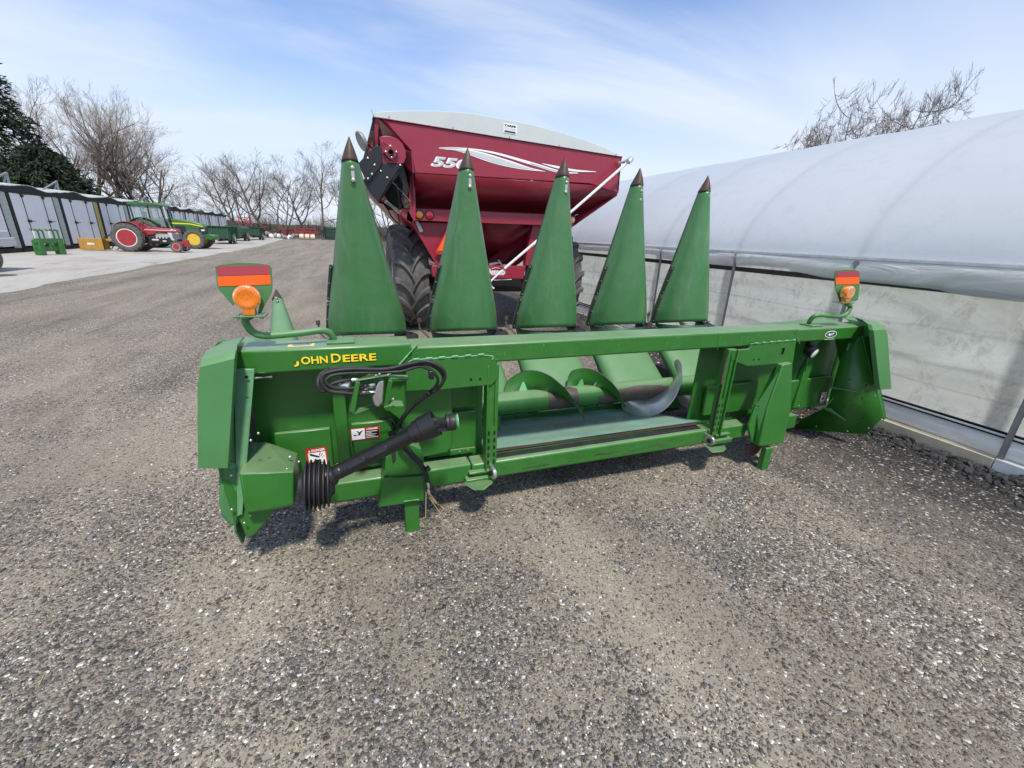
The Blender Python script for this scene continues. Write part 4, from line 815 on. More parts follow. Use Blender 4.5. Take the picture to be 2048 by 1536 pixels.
# outer left snout, left down in working position
def cone_shell(p0, p1, w0, w1, d0, d1, name, mat, par):
    p0 = Vector(p0); p1 = Vector(p1); ax = (p1-p0); sx = Vector((1, 0, 0)); up = ax.normalized().cross(sx)*-1
    up = sx.cross(ax.normalized()); 
    if up.z < 0: up = -up
    rows = [[p0+ax*t + sx*(-(w0+(w1-w0)*t)*math.cos(math.pi*i/16)) + up*((d0+(d1-d0)*t)*math.sin(math.pi*i/16)**0.8) for i in range(17)] for t in [j/20 for j in range(21)]]
    mb = MB(); mb.grid([r[::-1] for r in rows]); return mb.build(name, mat, par, ang=180, solid=0.006)
for (xb_, xt_, zt_) in ((-0.445, -0.588, 1.115), (3.92, 3.84, 0.75)):
    zb_ = 0.72 if xb_ < 0 else 0.55
    os_ = cone_shell((xb_, 3.15, zb_), (xt_, 4.12, zt_-0.06), 0.125, 0.034, 0.12, 0.033, 'snout', M_shield, H)
    d_ = (Vector((xt_, 4.12, zt_-0.06)) - Vector((xb_, 3.15, zb_))).normalized()
    p0_ = Vector((xt_, 4.10, zt_-0.064)); cone_shell(p0_, p0_+d_*0.13+Vector((0, 0, 0.035)), 0.040, 0.003, 0.042, 0.003, 'point', M_brown, os_)
    upv = Vector((0, -0.35, 0.94))
    c = Vector((xt_+0.002, 4.03, zt_-0.036)); mb = MB(); mb.lathe(c+upv*0.006, upv, [(-0.004, 0.013), (0.004, 0.013), (0.008, 0.006)], 12); mb.lathe(c+d_*-0.055+Vector((0.004, 0, 0))+upv*0.008, upv, [(-0.004, 0.013), (0.004, 0.013), (0.008, 0.006)], 12); mb.build('strap_bolt', M_bolt, os_)
# --- warning lights
def warning_light(plate, red, orange, lens, r_, arm, y=2.20, base=None):
    mb = MB(); mb.prism([at(q[0], q[1], y) for q in plate], (0, 0.006, 0)); P = mb.build('light_plate', M_shield, H, bevel=0.0015)
    mb = MB(); mb.prism([at(q[0], q[1], y-0.0025) for q in red], (0, 0.002, 0)); mb.build('reflector', M_refred, P)
    mb = MB(); mb.prism([at(q[0], q[1], y-0.0025) for q in orange], (0, 0.002, 0)); mb.build('reflector', M_orange, P)
    c = at(lens[0], lens[1], y-0.045)
    mb = MB(); prof = [(-0.035, r_*0.80), (-0.028, r_*0.95), (0.0, r_*0.99), (0.006, r_), (0.014, r_*0.97), (0.019, r_*0.90), (0.021, r_*0.86), (0.024, r_*0.62), (0.023, r_*0.58), (0.026, r_*0.34), (0.025, r_*0.30), (0.027, r_*0.12), (0.027, 0.001)]
    mb.lathe(c, (0, -1, 0.0), prof, 36); Ln = mb.build('amber_light', M_amber, H, ang=60)
    mb = MB(); mb.box(c.x-0.024, c.x+0.024, c.y-0.018, c.y+0.022, c.z-r_-0.022, c.z-r_+0.008); mb.build('lamp_foot', M_amber, Ln, bevel=0.004)
    mb = MB(); b = c+Vector((0, 0.01, -r_-0.026)); mb.box(b.x-0.062, b.x+0.062, b.y-0.035, b.y+0.05, b.z-0.004, b.z+0.003); mb.build('bracket', M_shield, P, bevel=0.002)
    for s in (-1, 1):
        mb = MB(); mb.lathe(b+Vector((s*0.045, -0.02, -0.012)), (0, 0, 1), [(0, 0.007), (0.007, 0.008), (0.022, 0.008)], 8); mb.build('bolt', M_bolt, P)
    pts = [b] + [at(q[0], q[1], q[2]) for q in arm]
    mb = MB(); mb.tube(smooth_path(pts, 6), 0.0165 if r_ > 0.045 else 0.016, 12); mb.build('light_arm', M_shield, H, ang=80)
    return P
warning_light([(430, 533), (440, 529), (480, 524.5), (520, 526), (538, 529), (543, 536), (545, 575), (544, 583), (527, 616), (522, 627), (515, 629), (521, 600), (475, 600), (466, 612), (440, 582), (434, 572)],
              [(433, 532.5), (537.5, 530), (539.5, 548), (436, 552)], [(435, 553), (540, 549.5), (542, 568.5), (437.5, 572.5)], (494.5, 595), 0.0545,
              [(491, 638, 2.2), (493, 648, 2.2), (502, 661, 2.2), (520, 670, 2.2), (545, 671, 2.21), (600, 666, 2.22), (640, 661, 2.23), (656, 664, 2.24), (664, 672, 2.25), (668, 681, 2.26)])
warning_light([(1669, 548), (1673, 541), (1688, 539), (1708, 539), (1718, 541.5), (1720, 546), (1719, 580), (1716, 600), (1710, 603), (1680, 603), (1671, 575)],
              [(1672.5, 542.5), (1717.5, 542), (1717.5, 553.5), (1672.5, 554)], [(1672, 555), (1718, 554), (1718, 568), (1672, 568.5)], (1696.5, 585), 0.050,
              [(1700, 612, 2.2), (1697, 622, 2.2), (1688, 631, 2.2), (1676, 633, 2.2), (1650, 631, 2.21), (1633, 631, 2.22), (1624, 636, 2.24), (1618, 645, 2.27)])
mb = MB(); mb.box(-0.13, -0.0, 2.20, 2.31, 1.109, 1.120); mb.build('arm_base', M_shield, H, bevel=0.003)
mb = MB(); mb.box(3.30, 3.42, 2.20, 2.31, 1.086, 1.096); mb.build('arm_base', M_shield, H, bevel=0.003)
# --- decals and lettering on the header
def decal(px, y, mats, name='warning_decal', par=H):
    mb = MB(); mb.prism([at(q[0], q[1], y-0.0015) for q in px], (0, 0.0015, 0)); return mb.build(name, mats, par)
def quad(o, xd, yd, x0, x1, y0, y1, mat, name, par=H, lift=0.0004):
    n = xd.cross(yd).normalized(); n = n if n.y < 0 else -n
    mb = MB(); mb.prism([o+xd*x0+yd*y0+n*lift, o+xd*x1+yd*y0+n*lift, o+xd*x1+yd*y1+n*lift, o+xd*x0+yd*y1+n*lift], n*0.0003); return mb.build(name, mat, par)
yL = YR-0.0012
for dx, dz, mat, yo in ((0.003, -0.003, M_dblack, 0.0), (0, 0, M_yellow, -0.0012)):
    bx = -0.275+dx
    for s, sz, wd, x0 in (('J', 0.062, 0.022, 0.005), ('OHN', 0.050, 0.116, 0.029), ('D', 0.062, 0.044, 0.158), ('EERE', 0.050, 0.156, 0.210)):
        text('lettering', s, sz, mat, H, (bx+x0, yL+yo, (1.037 if s == 'J' else 1.032)+dz), X, Z, bold=0.0011 if mat is M_yellow else 0.0026, width=wd)
quad(Vector((-0.280, yL-0.0018, 1.040)), X, Z, 0.0, 0.030, 0.008, 0.05, M_green, 'scraped_paint')
# caution sticker lying on top of the beam
cc0 = [(-0.30, 2.20), (-0.18, 2.20), (-0.18, 2.245), (-0.30, 2.245)]
mb = MB(); mb.box(-0.30, -0.185, 2.19, 2.24, 1.1085, 1.1095); ST = mb.build('caution_decal', M_yellow, H)
mb = MB(); mb.box(-0.290, -0.195, 2.195, 2.227, 1.1096, 1.1101); mb.build('decal_field', M_silver, ST)
text('lettering', 'INFORMATION', 0.009, M_dblack, ST, (-0.288, 2.229, 1.1102), X, Y, bold=0.0003, width=0.09)
for k in range(3): 
    mb = MB(); mb.box(-0.278, -0.207+0.008*(k % 2), 2.203+k*0.007, 2.206+k*0.007, 1.1103, 1.1105); mb.build('print_line', M_dblack, ST)
# two danger decals left, one right
def danger_tall(o, s=1.0, small=True, tilt=0.0):
    xd = Vector((math.cos(tilt), 0, math.sin(tilt))); yd = Vector((-math.sin(tilt), 0, math.cos(tilt)))
    B = quad(o, xd, yd, 0, 0.112*s, 0, 0.155*s, M_dred, 'warning_decal')
    quad(o, xd, yd, 0.012*s, 0.102*s, 0.030*s, 0.125*s, M_dwhite, 'decal_field', B, 0.0009)
    text('lettering', 'DANGER', 0.020*s, M_dwhite, B, o+xd*0.032*s+yd*0.132*s+Y*-0.0012, xd, yd, bold=0.0006, width=0.070*s)
    mb = MB(); q = o+xd*0.014*s+yd*0.131*s-Y*0.0010; mb.prism([q, q+xd*0.014*s, q+xd*0.007*s+yd*0.013*s], (0, -0.0003, 0)); mb.build('alert_triangle', M_dwhite, B)
    mb = MB()
    def pg(pts): mb.prism([o+xd*(a*s)+yd*(b*s)-Y*0.0012 for a, b in pts], (0, -0.0003, 0))
    pg([(0.020, 0.120), (0.026, 0.122), (0.068, 0.100), (0.072, 0.092), (0.060, 0.092), (0.022, 0.110)])          # auger blade
    pg([(0.028, 0.045), (0.034, 0.038), (0.052, 0.046), (0.072, 0.050), (0.082, 0.062), (0.070, 0.062), (0.078, 0.072), (0.070, 0.076), (0.058, 0.080), (0.046, 0.082), (0.036, 0.072), (0.026, 0.064)])
    for (a, b, c_, d_) in ((0.066, 0.104, 0.073, 0.122), (0.074, 0.100, 0.084, 0.114), (0.078, 0.092, 0.092, 0.100)):
        pg([(a, b), (a+0.005, b), (c_+0.005, d_), (c_, d_)])
    mb.build('pictogram', M_dblack, B)
    quad(o, xd, yd, 0.012*s, 0.102*s, 0.006*s, 0.026*s, M_dblack, 'decal_field', B, 0.0009)
    for k in range(3): quad(o, xd, yd, 0.018*s, (0.09-0.01*(k % 2))*s, (0.009+k*0.006)*s, (0.0115+k*0.006)*s, M_dwhite, 'print_line', B, 0.0013)
o1 = at(617, 942, 2.325); danger_tall(o1+Vector((0.0, 0, -0.015)), 0.98, tilt=0.03)
o = at(703, 882, 2.325); xd, yd = X, Z
B = quad(o, xd, yd, 0, 0.156, 0, 0.076, M_dred, 'warning_decal')
quad(o, xd, yd, 0.004, 0.074, 0.005, 0.071, M_dwhite, 'decal_field', B, 0.0009); quad(o, xd, yd, 0.077, 0.152, 0.005, 0.056, M_dblack, 'decal_field', B, 0.0009)
text('lettering', 'DANGER', 0.013, M_dwhite, B, o+X*0.094+Z*0.060-Y*0.0012, X, Z, bold=0.0004, width=0.052)
mb = MB(); q = o+X*0.082+Z*0.0595-Y*0.0010; mb.prism([q, q+X*0.009, q+X*0.0045+Z*0.009], (0, -0.0003, 0)); mb.build('alert_triangle', M_dwhite, B)
mb = MB()
for pts in ([(0.012, 0.030), (0.030, 0.028), (0.032, 0.034), (0.018, 0.038)], [(0.034, 0.030), (0.048, 0.030), (0.054, 0.044), (0.066, 0.056), (0.062, 0.060), (0.048, 0.048), (0.034, 0.058), (0.030, 0.056), (0.042, 0.042)], [(0.050, 0.049), (0.056, 0.049), (0.056, 0.055), (0.050, 0.055)]):
    mb.prism([o+X*a+Z*b-Y*0.0012 for a, b in pts], (0, -0.0003, 0))
mb.build('pictogram', M_dblack, B)
for k in range(5):
    quad(o, xd, yd, 0.080, 0.080+(0.066, 0.05, 0.058, 0.03, 0.062)[k], 0.010+k*0.0092, 0.0135+k*0.0092, M_dwhite, 'print_line', B, 0.0013)
a = at(1637, 807, 2.340); danger_tall(a, 0.72, tilt=0.0)
# yellow printed diagram on the panel behind the shaft
o = at(860, 905, 2.31)
for kx in (0.0, 0.075):
    mb = MB()
    for (x0, x1, z0, z1) in ((0, 0.028, 0.0, 0.0025), (0, 0.028, 0.055, 0.0575), (0, 0.0025, 0, 0.0575), (0.0255, 0.028, 0, 0.0575), (0.009, 0.019, 0.012, 0.022), (0.009, 0.019, 0.034, 0.044)):
        q = o+X*(kx)+Z*0.03; mb.box(q.x+x0, q.x+x1, q.y-0.0006, q.y, q.z+z0, q.z+z1)
    mb.build('diagram', M_yellow, H)
for k in range(4): quad(o, X, Z, 0.0, (0.09, 0.11, 0.10, 0.04)[k], 0.018-k*0.011, 0.022-k*0.011, M_yellow, 'print_line', H)
# oval dealer emblem
c = at(1662, 668.5, YR+0.0005)
def oval(c, a, b, mat, name, lift, par): 
    mb = MB(); mb.prism([c+Vector((a*math.cos(t_), -lift, b*math.sin(t_))) for t_ in [2*math.pi*i/28 for i in range(28)]], (0, -0.0005, 0)); return mb.build(name, mat, par)
e_ = oval(c, 0.066, 0.027, M_dwhite, 'emblem', 0.0002, H); oval(c, 0.060, 0.022, M_dgreen, 'emblem_field', 0.0009, e_)
text('lettering', 'AgriT', 0.024, M_dwhite, e_, c+Vector((-0.036, -0.0018, -0.007)), X, Z, bold=0.0008, width=0.07, shear=0.3)
quad(c, X, Z, -0.06, 0.058, -0.040, -0.0375, M_dwhite, 'print_line')
# paint scratches and rust marks on the beams
mb = MB(); 
for i in range(26):
    x = random.uniform(0.72, 2.7); z = random.uniform(0.99, 1.07); l = random.uniform(0.004, 0.03)
    a_ = random.choice([1.3, 1.5, 0.3]); mb.bar((x, YR-0.0045, z), (x+l*math.cos(a_), YR-0.0045, z+l*math.sin(a_)), 0.0012, 0.0008)
mb.build('scratches', M_weld, H)
mb = MB()
for i in range(34):
    x = random.gauss(1.35, 0.35); z = random.gauss(0.285, 0.012); l = random.uniform(0.02, 0.12)
    mb.bar((x, YR-0.0005, z+0.06*(x-1.3)*0.2), (x+l, YR-0.0005, z+0.06*(x-1.3)*0.2+l*0.04), 0.003, 0.001)
for i in range(20):
    x = random.uniform(0.8, 2.3); mb.bar((x, 2.2335, 0.345), (x+random.uniform(0.01, 0.06), 2.2335, 0.348), 0.006, 0.001)
mb.build('rust_scratches', M_brown, H)
# ------------------------------------------------------------------ wheels with lugged tyres
def wheel(parent, c, R, w_, rimR, rim_mat, axis=(1, 0, 0), lugs=20, name='wheel', hub_mat=None, lug_h=0.05, dish=0.1, smooth_tread=False, ring=None):
    c = Vector(c); ax = Vector(axis).normalized(); a, b, d = frame_of(ax); Rr = R - lug_h
    h = w_/2
    mb = MB(); mb.lathe(c, ax, [(-h*0.72, rimR), (-h*0.98, rimR+(Rr-rimR)*0.35), (-h, rimR+(Rr-rimR)*0.6), (-h*0.86, Rr*0.965), (-h*0.5, Rr), (h*0.5, Rr), (h*0.86, Rr*0.965), (h, rimR+(Rr-rimR)*0.6), (h*0.98, rimR+(Rr-rimR)*0.35), (h*0.72, rimR)], 56, caps=False)
    if not smooth_tread:
        for k in range(lugs):
            for s in (-1, 1):
                t0 = 2*math.pi*(k + (0.5 if s > 0 else 0))/lugs
                prev = None; n = 6
                for i in range(n+1):
                    f_ = i/n; ww = s*h*(-0.10 + 1.06*f_); th = t0 + (1-(1-f_)**2.2)*2*math.pi/lugs*1.05
                    rr = Rr - (0.0 if f_ < 0.7 else (f_-0.7)*0.16*Rr)
                    rad_ = a*math.cos(th) + b*math.sin(th); tan_ = -a*math.sin(th) + b*math.cos(th)
                    tw = (0.036 + 0.016*f_)*R/0.9*(1.0 if lugs < 24 else 0.8)
                    sec = [c + ax*ww + rad_*(rr-0.02) - tan_*tw*1.15, c + ax*ww + rad_*(rr-0.02) + tan_*tw*1.15, c + ax*ww + rad_*(rr+lug_h) + tan_*tw*0.75, c + ax*ww + rad_*(rr+lug_h) - tan_*tw*0.75]
                    if prev:
                        vs = prev + sec; fs = [(0, 1, 5, 4), (1, 2, 6, 5), (2, 3, 7, 6), (3, 0, 4, 7)]
                        if i == 1: fs.append((3, 2, 1, 0))
                        if i == n: fs.append((4, 5, 6, 7))
                        mb.add(vs, fs)
                    prev = sec
    else:
        for k in range(90):
            th = 2*math.pi*k/90; rad_ = a*math.cos(th) + b*math.sin(th); mb.obox(c+rad_*Rr, ax, rad_, -a*math.sin(th)+b*math.cos(th), h*0.8, 0.006, 0.008)
    T = mb.build('tyre', M_tyre, parent, ang=40)
    mb = MB(); mb.lathe(c, ax, [(-h*0.74, rimR*1.04), (-h*0.74, rimR*0.97), (-h*0.60, rimR*0.92), (-h*0.3, rimR*0.9), (-h*dish, rimR*0.62), (-h*dish, rimR*0.1), (h*dish, rimR*0.1), (h*dish, rimR*0.62), (h*0.3, rimR*0.9), (h*0.60, rimR*0.92), (h*0.74, rimR*0.97), (h*0.74, rimR*1.04)], 40)
    Rm = mb.build('rim', rim_mat, T, ang=30)
    if ring:
        mb = MB()
        for s in (-1, 1): mb.lathe(c, ax*s, [(h*0.745, rimR*1.045), (h*0.76, rimR*1.03), (h*0.72, rimR*0.86), (h*0.5, rimR*0.80), (h*0.45, rimR*0.80)], 40, caps=False)
        mb.build('rim_ring', ring, T)
    mb = MB(); mb.lathe(c, ax, [(-h*0.6, rimR*0.14), (-h*0.55, rimR*0.2), (h*0.55, rimR*0.2), (h*0.6, rimR*0.14)], 16)
    for k in range(8):
        th = 2*math.pi*k/8; q = c + (a*math.cos(th)+b*math.sin(th))*rimR*0.36; mb.lathe(q-ax*h*(dish+0.08), ax, [(0, rimR*0.035), (2*h*(dish+0.08), rimR*0.035)], 6)
    mb.build('hub', hub_mat or rim_mat, T)
    return T
# ------------------------------------------------------------------ grain cart
G = thing('grain_cart', 'dark red grain cart with grey roll tarp, swoosh decal and big lugged tyres', 'grain cart', (2.4, 8.6, 0))
YB = 6.6
def gp(name, px, y, t, mat=None, par=G, bevel=0.006):
    return poly(name, px, y, t, mat or M_red, par, bevel)
TL, TR_, BR_, BL, NT = at(764, 236.5, YB), at(1243, 313.5, YB), at(1237.5, 386, YB), at(828, 345, YB), at(822, 301, YB)
gp('rear_band', [(764, 236.5), (1243, 313.5), (1237.5, 386), (1180, 367), (830, 345.5), (823, 301)], YB, 0.03)
# right corner crease
bead([at(1238, 320, YB-0.004), at(1215, 365, YB-0.004)], 0.004, 'crease', G).data.materials[0] = M_red
# rear slope under the band, down to the tail beam
s0_, s1_ = at(830, 346, YB+0.01), at(1237, 374, YB+0.01); t0_, t1_ = at(828, 415, 7.25), at(1150, 432, 7.25)
mb = MB(); mb.add([s0_, s1_, at(1234, 390, YB+0.05), t1_, t0_], [(0, 4, 3, 2, 1)]); mb.build('rear_slope', M_red, G, solid=0.012)
# side slopes and upper sides (hopper body running forward)
YF = 11.0
xl, xr = TL.x, TR_.x
mb = MB(); mb.add([(xr, YB, TR_.z), (xr, YF, TR_.z), (xr, YF, 2.45), (xr, YB, 2.45)], [(0, 1, 2, 3)]); mb.build('side_panel', M_red, G, solid=0.02)
mb = MB(); mb.add([(0.52, YB+0.9, 3.04), (0.52, YF, 3.04), (0.52, YF, 2.45), (0.52, YB+0.9, 2.45)], [(3, 2, 1, 0)]); mb.build('side_panel', M_red, G, solid=0.02)
mb = MB(); e1 = at(1234, 390, YB+0.05); e2 = at(1146, 452, 7.1)
mb.add([e1, (xr, YF, 2.45), (3.0, YF-1, 1.1), e2, (2.9, 7.6, 1.15)], [(0, 1, 2, 4, 3)]); mb.build('side_slope', M_red, G, solid=0.02)
mb = MB(); mb.add([(0.52, 7.3, 2.45), (0.52, YF, 2.45), (1.7, YF-1, 1.1), (1.5, 7.6, 1.15)], [(3, 2, 1, 0)]); mb.build('side_slope', M_red, G, solid=0.02)
mb = MB(); mb.add([(0.52, YF, 3.04), (xr, YF, 3.04), (xr, YF, 2.45), (3.0, YF-1, 1.1), (1.7, YF-1, 1.1), (0.52, YF, 2.45)], [(0, 5, 4, 3, 2, 1)]); mb.build('front_panel', M_red, G, solid=0.02)
# rim lip
bead([at(762, 237, YB-0.01), at(1244, 314, YB-0.01)], 0.012, 'rim_lip', G).data.materials[0] = M_red
# corner notch round the auger
mb = MB(); mb.prism([at(747, 234, YB+0.02), at(757, 235, YB+0.02), at(756, 290, YB+0.05), at(748, 300, YB+0.05)], (0, 0.03, 0)); mb.build('corner_post', M_red, G)
mb = MB(); mb.add([at(757, 236, YB+0.05), at(764, 237, YB+0.02), at(823, 302, YB+0.02), at(826, 345, YB+0.02), at(826, 440, 6.95), at(812, 432, 7.3), at(806, 360, 7.6), at(770, 290, 7.4)], [(0, 1, 2, 7), (7, 2, 3, 6), (6, 3, 4, 5)]); mb.build('corner_panel', M_red, G, solid=0.012, smooth=False)
bead([at(765, 237, YB-0.012), at(823, 302, YB-0.012), at(827, 346, YB-0.012)], 0.013, 'corner_flange', G).data.materials[0] = M_red
gp('corner_column', [(822, 300), (829, 303), (832, 441), (823, 446), (812, 440), (818, 400)], 6.85, 0.08)
# tail beam with lamps
gp('tail_beam', [(829, 416), (1150, 431), (1146, 453), (829, 441)], 6.95, 0.10)
bead([at(830, 415, 6.94), at(1150, 430, 6.94)], 0.008, 'beam_lip', G).data.materials[0] = M_red
def tail_lamp(px, mat, name):
    c = at(px[0], px[1], 6.95); mb = MB(); mb.lathe(c, (0, -1, 0), [(-0.01, 0.072), (0.008, 0.072), (0.012, 0.058), (0.004, 0.056)], 28); B = mb.build('lamp_housing', M_rubber, G)
    mb = MB(); mb.lathe(c, (0, -1, 0), [(0.002, 0.056), (0.012, 0.054), (0.020, 0.035), (0.023, 0.005)], 28); mb.build(name, mat, B)
tail_lamp((838.5, 429), M_amber, 'lens'); tail_lamp((859, 430), M_redlens, 'lens'); tail_lamp((1143, 440), M_amber, 'lens')
mb = MB(); mb.tube([at(1148, 436, 6.93), at(1151, 430, 6.92), at(1156, 429, 6.92)], 0.006, 6); mb.build('grab_hook', M_white, G)
# lower rear frame: side legs, recess, cross beam, axle
gp('leg_plate', [(823, 444), (964, 447), (960, 529), (874, 531)], 7.10, 0.02)
gp('leg_plate', [(1066, 450), (1100, 451), (1078, 531), (1050, 531), (1055, 500)], 7.10, 0.12)
gp('edge_strip', [(822, 443), (828, 443), (880, 531), (874, 533)], 7.08, 0.05)
mb = MB(); rl = [at(962, 446, 7.2), at(1066, 449, 7.2)]; 
mb.add([at(955, 446, 7.25), at(1070, 449, 7.25), at(1068, 485, 7.9), at(1005, 530, 8.1), at(955, 532, 8.1)], [(0, 4, 3, 2, 1)]); mb.build('hopper_slope', M_red, G, solid=0.012)
gp('cross_beam', [(864, 531), (1052, 532), (1047, 558), (865, 554)], 6.98, 0.10, bevel=0.01)
gp('axle', [(846, 560), (1142, 566), (1142, 585), (848, 581)], 7.95, 0.16, M_black, bevel=0.01)
gp('axle_bracket', [(846, 546), (853, 546), (854, 600), (846, 600)], 7.85, 0.12, M_black)
gp('lower_chassis', [(870, 545), (1060, 552), (1050, 575), (868, 570)], 7.3, 2.0, M_black)
bead([at(988, 560.5, 6.99), at(1023, 559, 6.99)], 0.008, 'grease_tube', G).data.materials[0] = M_white
# reflective strip and slow-moving-vehicle triangle
gp('reflector', [(830, 443), (836, 442), (846.5, 462), (840, 465)], 7.06, 0.004, M_silver, bevel=0)
gp('triangle_sign', [(870, 505), (893, 460), (900, 460), (910, 505), (906, 509), (874, 509)], 7.02, 0.006, M_dred, bevel=0)
gp('triangle_sign', [(874, 502), (894, 464), (906, 502)], 7.012, 0.006, M_orange, bevel=0)
# tarp: bulging cap and roll over bows
arc = [(747, 232), (748, 225), (770, 223), (810, 221.5), (870, 221.5), (940, 226), (1000, 237), (1060, 248.5), (1120, 264.5), (1170, 280), (1210, 295), (1243, 312)]
capp = [at(q[0], q[1], YB-0.02) for q in arc]
mb = MB(); mb.prism([at(1244, 313.5, YB-0.02), at(764, 236, YB-0.02), at(748, 234, YB-0.02)][::1] + capp[1:-1], (0, 0.02, 0)); mb.build('tarp_end', M_tarp, G, bevel=0.004)
rows = []
for j in range(24):
    y = YB + (YF-YB)*j/23; sag = 0.03*abs(math.sin(math.pi*j/23*5)); f_ = 1.0
    rows.append([Vector((p.x, y, 3.0 + (p.z-3.0) - (sag if 0 < i < len(capp)-1 else 0))) for i, p in enumerate(capp)])
mb = MB(); mb.grid(rows); mb.build('tarp', M_tarp, G, ang=180)
for q in ((778, 236.5), (906, 258), (1019, 277), (1118, 293.5), (1232, 311)):
    c = at(q[0], q[1], YB-0.035); mb = MB(); mb.bar(c+Vector((-0.006, 0, 0)), c+Vector((0.006, 0, 0.03)), 0.006, 0.006); mb.build('tarp_hook', M_dark, G)
# tarp sticker
q = [at(1007.3, 245.5, YB-0.025), at(1034, 250.5, YB-0.025), at(1033, 269.5, YB-0.025), at(1006.5, 265, YB-0.025)]
mb = MB(); mb.prism(q, (0, -0.001, 0)); SK = mb.build('sticker', M_dwhite, G)
xd = (q[1]-q[0]).normalized(); yd = (q[0]-q[3]).normalized(); W_ = (q[1]-q[0]).length; H_ = (q[0]-q[3]).length; o = q[3]+Vector((0, -0.002, 0))
text('lettering', 'TARPS', H_*0.30, M_dblack, SK, o+xd*W_*0.05+yd*H_*0.68, xd, yd, bold=0.002, width=W_*0.88)
for (x0_, x1_, y0_, y1_) in ((.05, .30, .48, .58), (.34, .46, .47, .57), (.50, .94, .46, .56), (.04, .14, .34, .39), (.18, .42, .33, .38), (.46, .78, .32, .37), (.82, .92, .31, .36)):
    mb = MB(); mb.prism([o+xd*W_*x0_+yd*H_*y0_, o+xd*W_*x1_+yd*H_*y0_, o+xd*W_*x1_+yd*H_*y1_, o+xd*W_*x0_+yd*H_*y1_], (0, -0.0005, 0)); mb.build('print_line', M_steel, SK)
mb = MB(); mb.prism([o+xd*W_*0.08+yd*H_*0.08, o+xd*W_*0.92+yd*H_*0.08, o+xd*W_*0.92+yd*H_*0.26, o+xd*W_*0.08+yd*H_*0.26], (0, -0.0005, 0)); mb.build('sticker_bar', M_dark, SK)
# 550 and swoosh decals
o = at(861, 331, YB-0.004); e = at(934, 338, YB-0.004); xd = (e-o).normalized(); yd = Vector((-xd.z, 0, xd.x))
text('lettering', '550', 0.165, M_dwhite, G, o, xd, yd, bold=0.008, width=0.56, shear=0.25, thick=0.0008); text('lettering', '550', 0.165, M_silver, G, o+Vector((0.012, -0.003, 0.003)), xd, yd, bold=0.001, width=0.535, shear=0.25, thick=0.0008)
def sw(px, mat, lift, nm='swoosh'):
    mb = MB(); mb.prism([at(a, b, YB-lift) for a, b in px], (0, -0.0008, 0)); return mb.build(nm, mat, G, smooth=False)
def swoosh(top, bot, mat, lift):
    t = smooth_path([at(a, b, YB-lift) for a, b in top], 6); b_ = smooth_path([at(a, b, YB-lift) for a, b in bot], 6)
    mb = MB(); n = len(t); mb.add(t+b_, [(i, n+i, n+i+1, i+1) for i in range(n-1)]); return mb.build('swoosh', mat, G, smooth=False)
S1t, S1b = [(878, 296.5), (945, 300), (1010, 318), (1060, 335), (1091, 342.5)], [(878, 297), (920, 303.5), (985, 326), (1040, 338), (1091, 343)]
swoosh(S1t, S1b, M_dwhite, 0.004)
swoosh([(890, 298.5), (945, 302.5), (1008, 320), (1050, 334), (1070, 338.5)], [(890, 299), (925, 303), (985, 323.5), (1035, 335), (1070, 339)], M_silver, 0.007)
swoosh([(878, 295), (920, 295), (985, 303), (1070, 326), (1120, 341), (1156, 345.5)], [(878, 295.8), (920, 296.8), (985, 307), (1070, 332), (1115, 345), (1156, 347)], M_dwhite, 0.005)
swoosh([(1060, 325), (1090, 334.5), (1120, 342), (1140, 344.5)], [(1060, 327), (1085, 335), (1115, 343.5), (1140, 345.5)], M_silver, 0.008)
swoosh([(1084, 326.5), (1120, 333), (1150, 339), (1192, 343)], [(1084, 327.5), (1120, 338), (1150, 343), (1192, 344)], M_dwhite, 0.0062)
# brand script on the cross beam
o = at(974, 549, 6.975); xd = X.copy(); 
text('lettering', 'Demco', 0.135, M_dwhite, G, o+Vector((-0.02, 0, 0)), X, Z, bold=0.008, width=0.34, shear=0.15); text('lettering', 'Demco', 0.135, M_silver, G, o+Vector((-0.014, -0.002, 0.002)), X, Z, bold=0.002, width=0.33, shear=0.15)
bead(smooth_path([at(983, 538, 6.97), at(991, 535.5, 6.97), at(999, 537, 6.97)], 4), 0.004, 'swoosh', G).data.materials[0] = M_dwhite
# tarp crank
ck = [at(1238, 326, 6.55), at(1250, 324, 6.50), at(1262, 318, 6.45)]
mb = MB(); mb.tube(ck, 0.032, 10); mb.build('roll_tube', M_steel, G)
mb = MB(); mb.tube([at(1261, 318, 6.42), at(1256, 324, 6.42), at(1150, 417, 6.40), at(1068, 487, 6.42), at(1008, 538, 6.44)], 0.021, 10); CR = mb.build('crank_pole', M_white, G)
mb = MB(); mb.lathe(at(1257, 322, 6.42)-Vector((0, 0.03, 0)), (0.6, 0, 0.5), [(-0.04, 0.03), (-0.03, 0.042), (0.03, 0.042), (0.06, 0.03)], 10); mb.build('joint', M_steel, CR)
mb = MB(); mb.tube(smooth_path([at(1008, 538, 6.44), at(985, 559, 6.42), at(981, 566, 6.42), at(984, 574, 6.40), at(988, 577, 6.40)], 5), 0.014, 8); mb.build('crank_handle', M_white, CR)
mb = MB(); mb.bar(at(997, 520, 6.44), at(1010, 540, 6.44), 0.05, 0.01); mb.bar(at(978, 529, 6.5), at(1000, 525, 6.5), 0.03, 0.03); mb.build('crank_bracket', M_zinc, G)
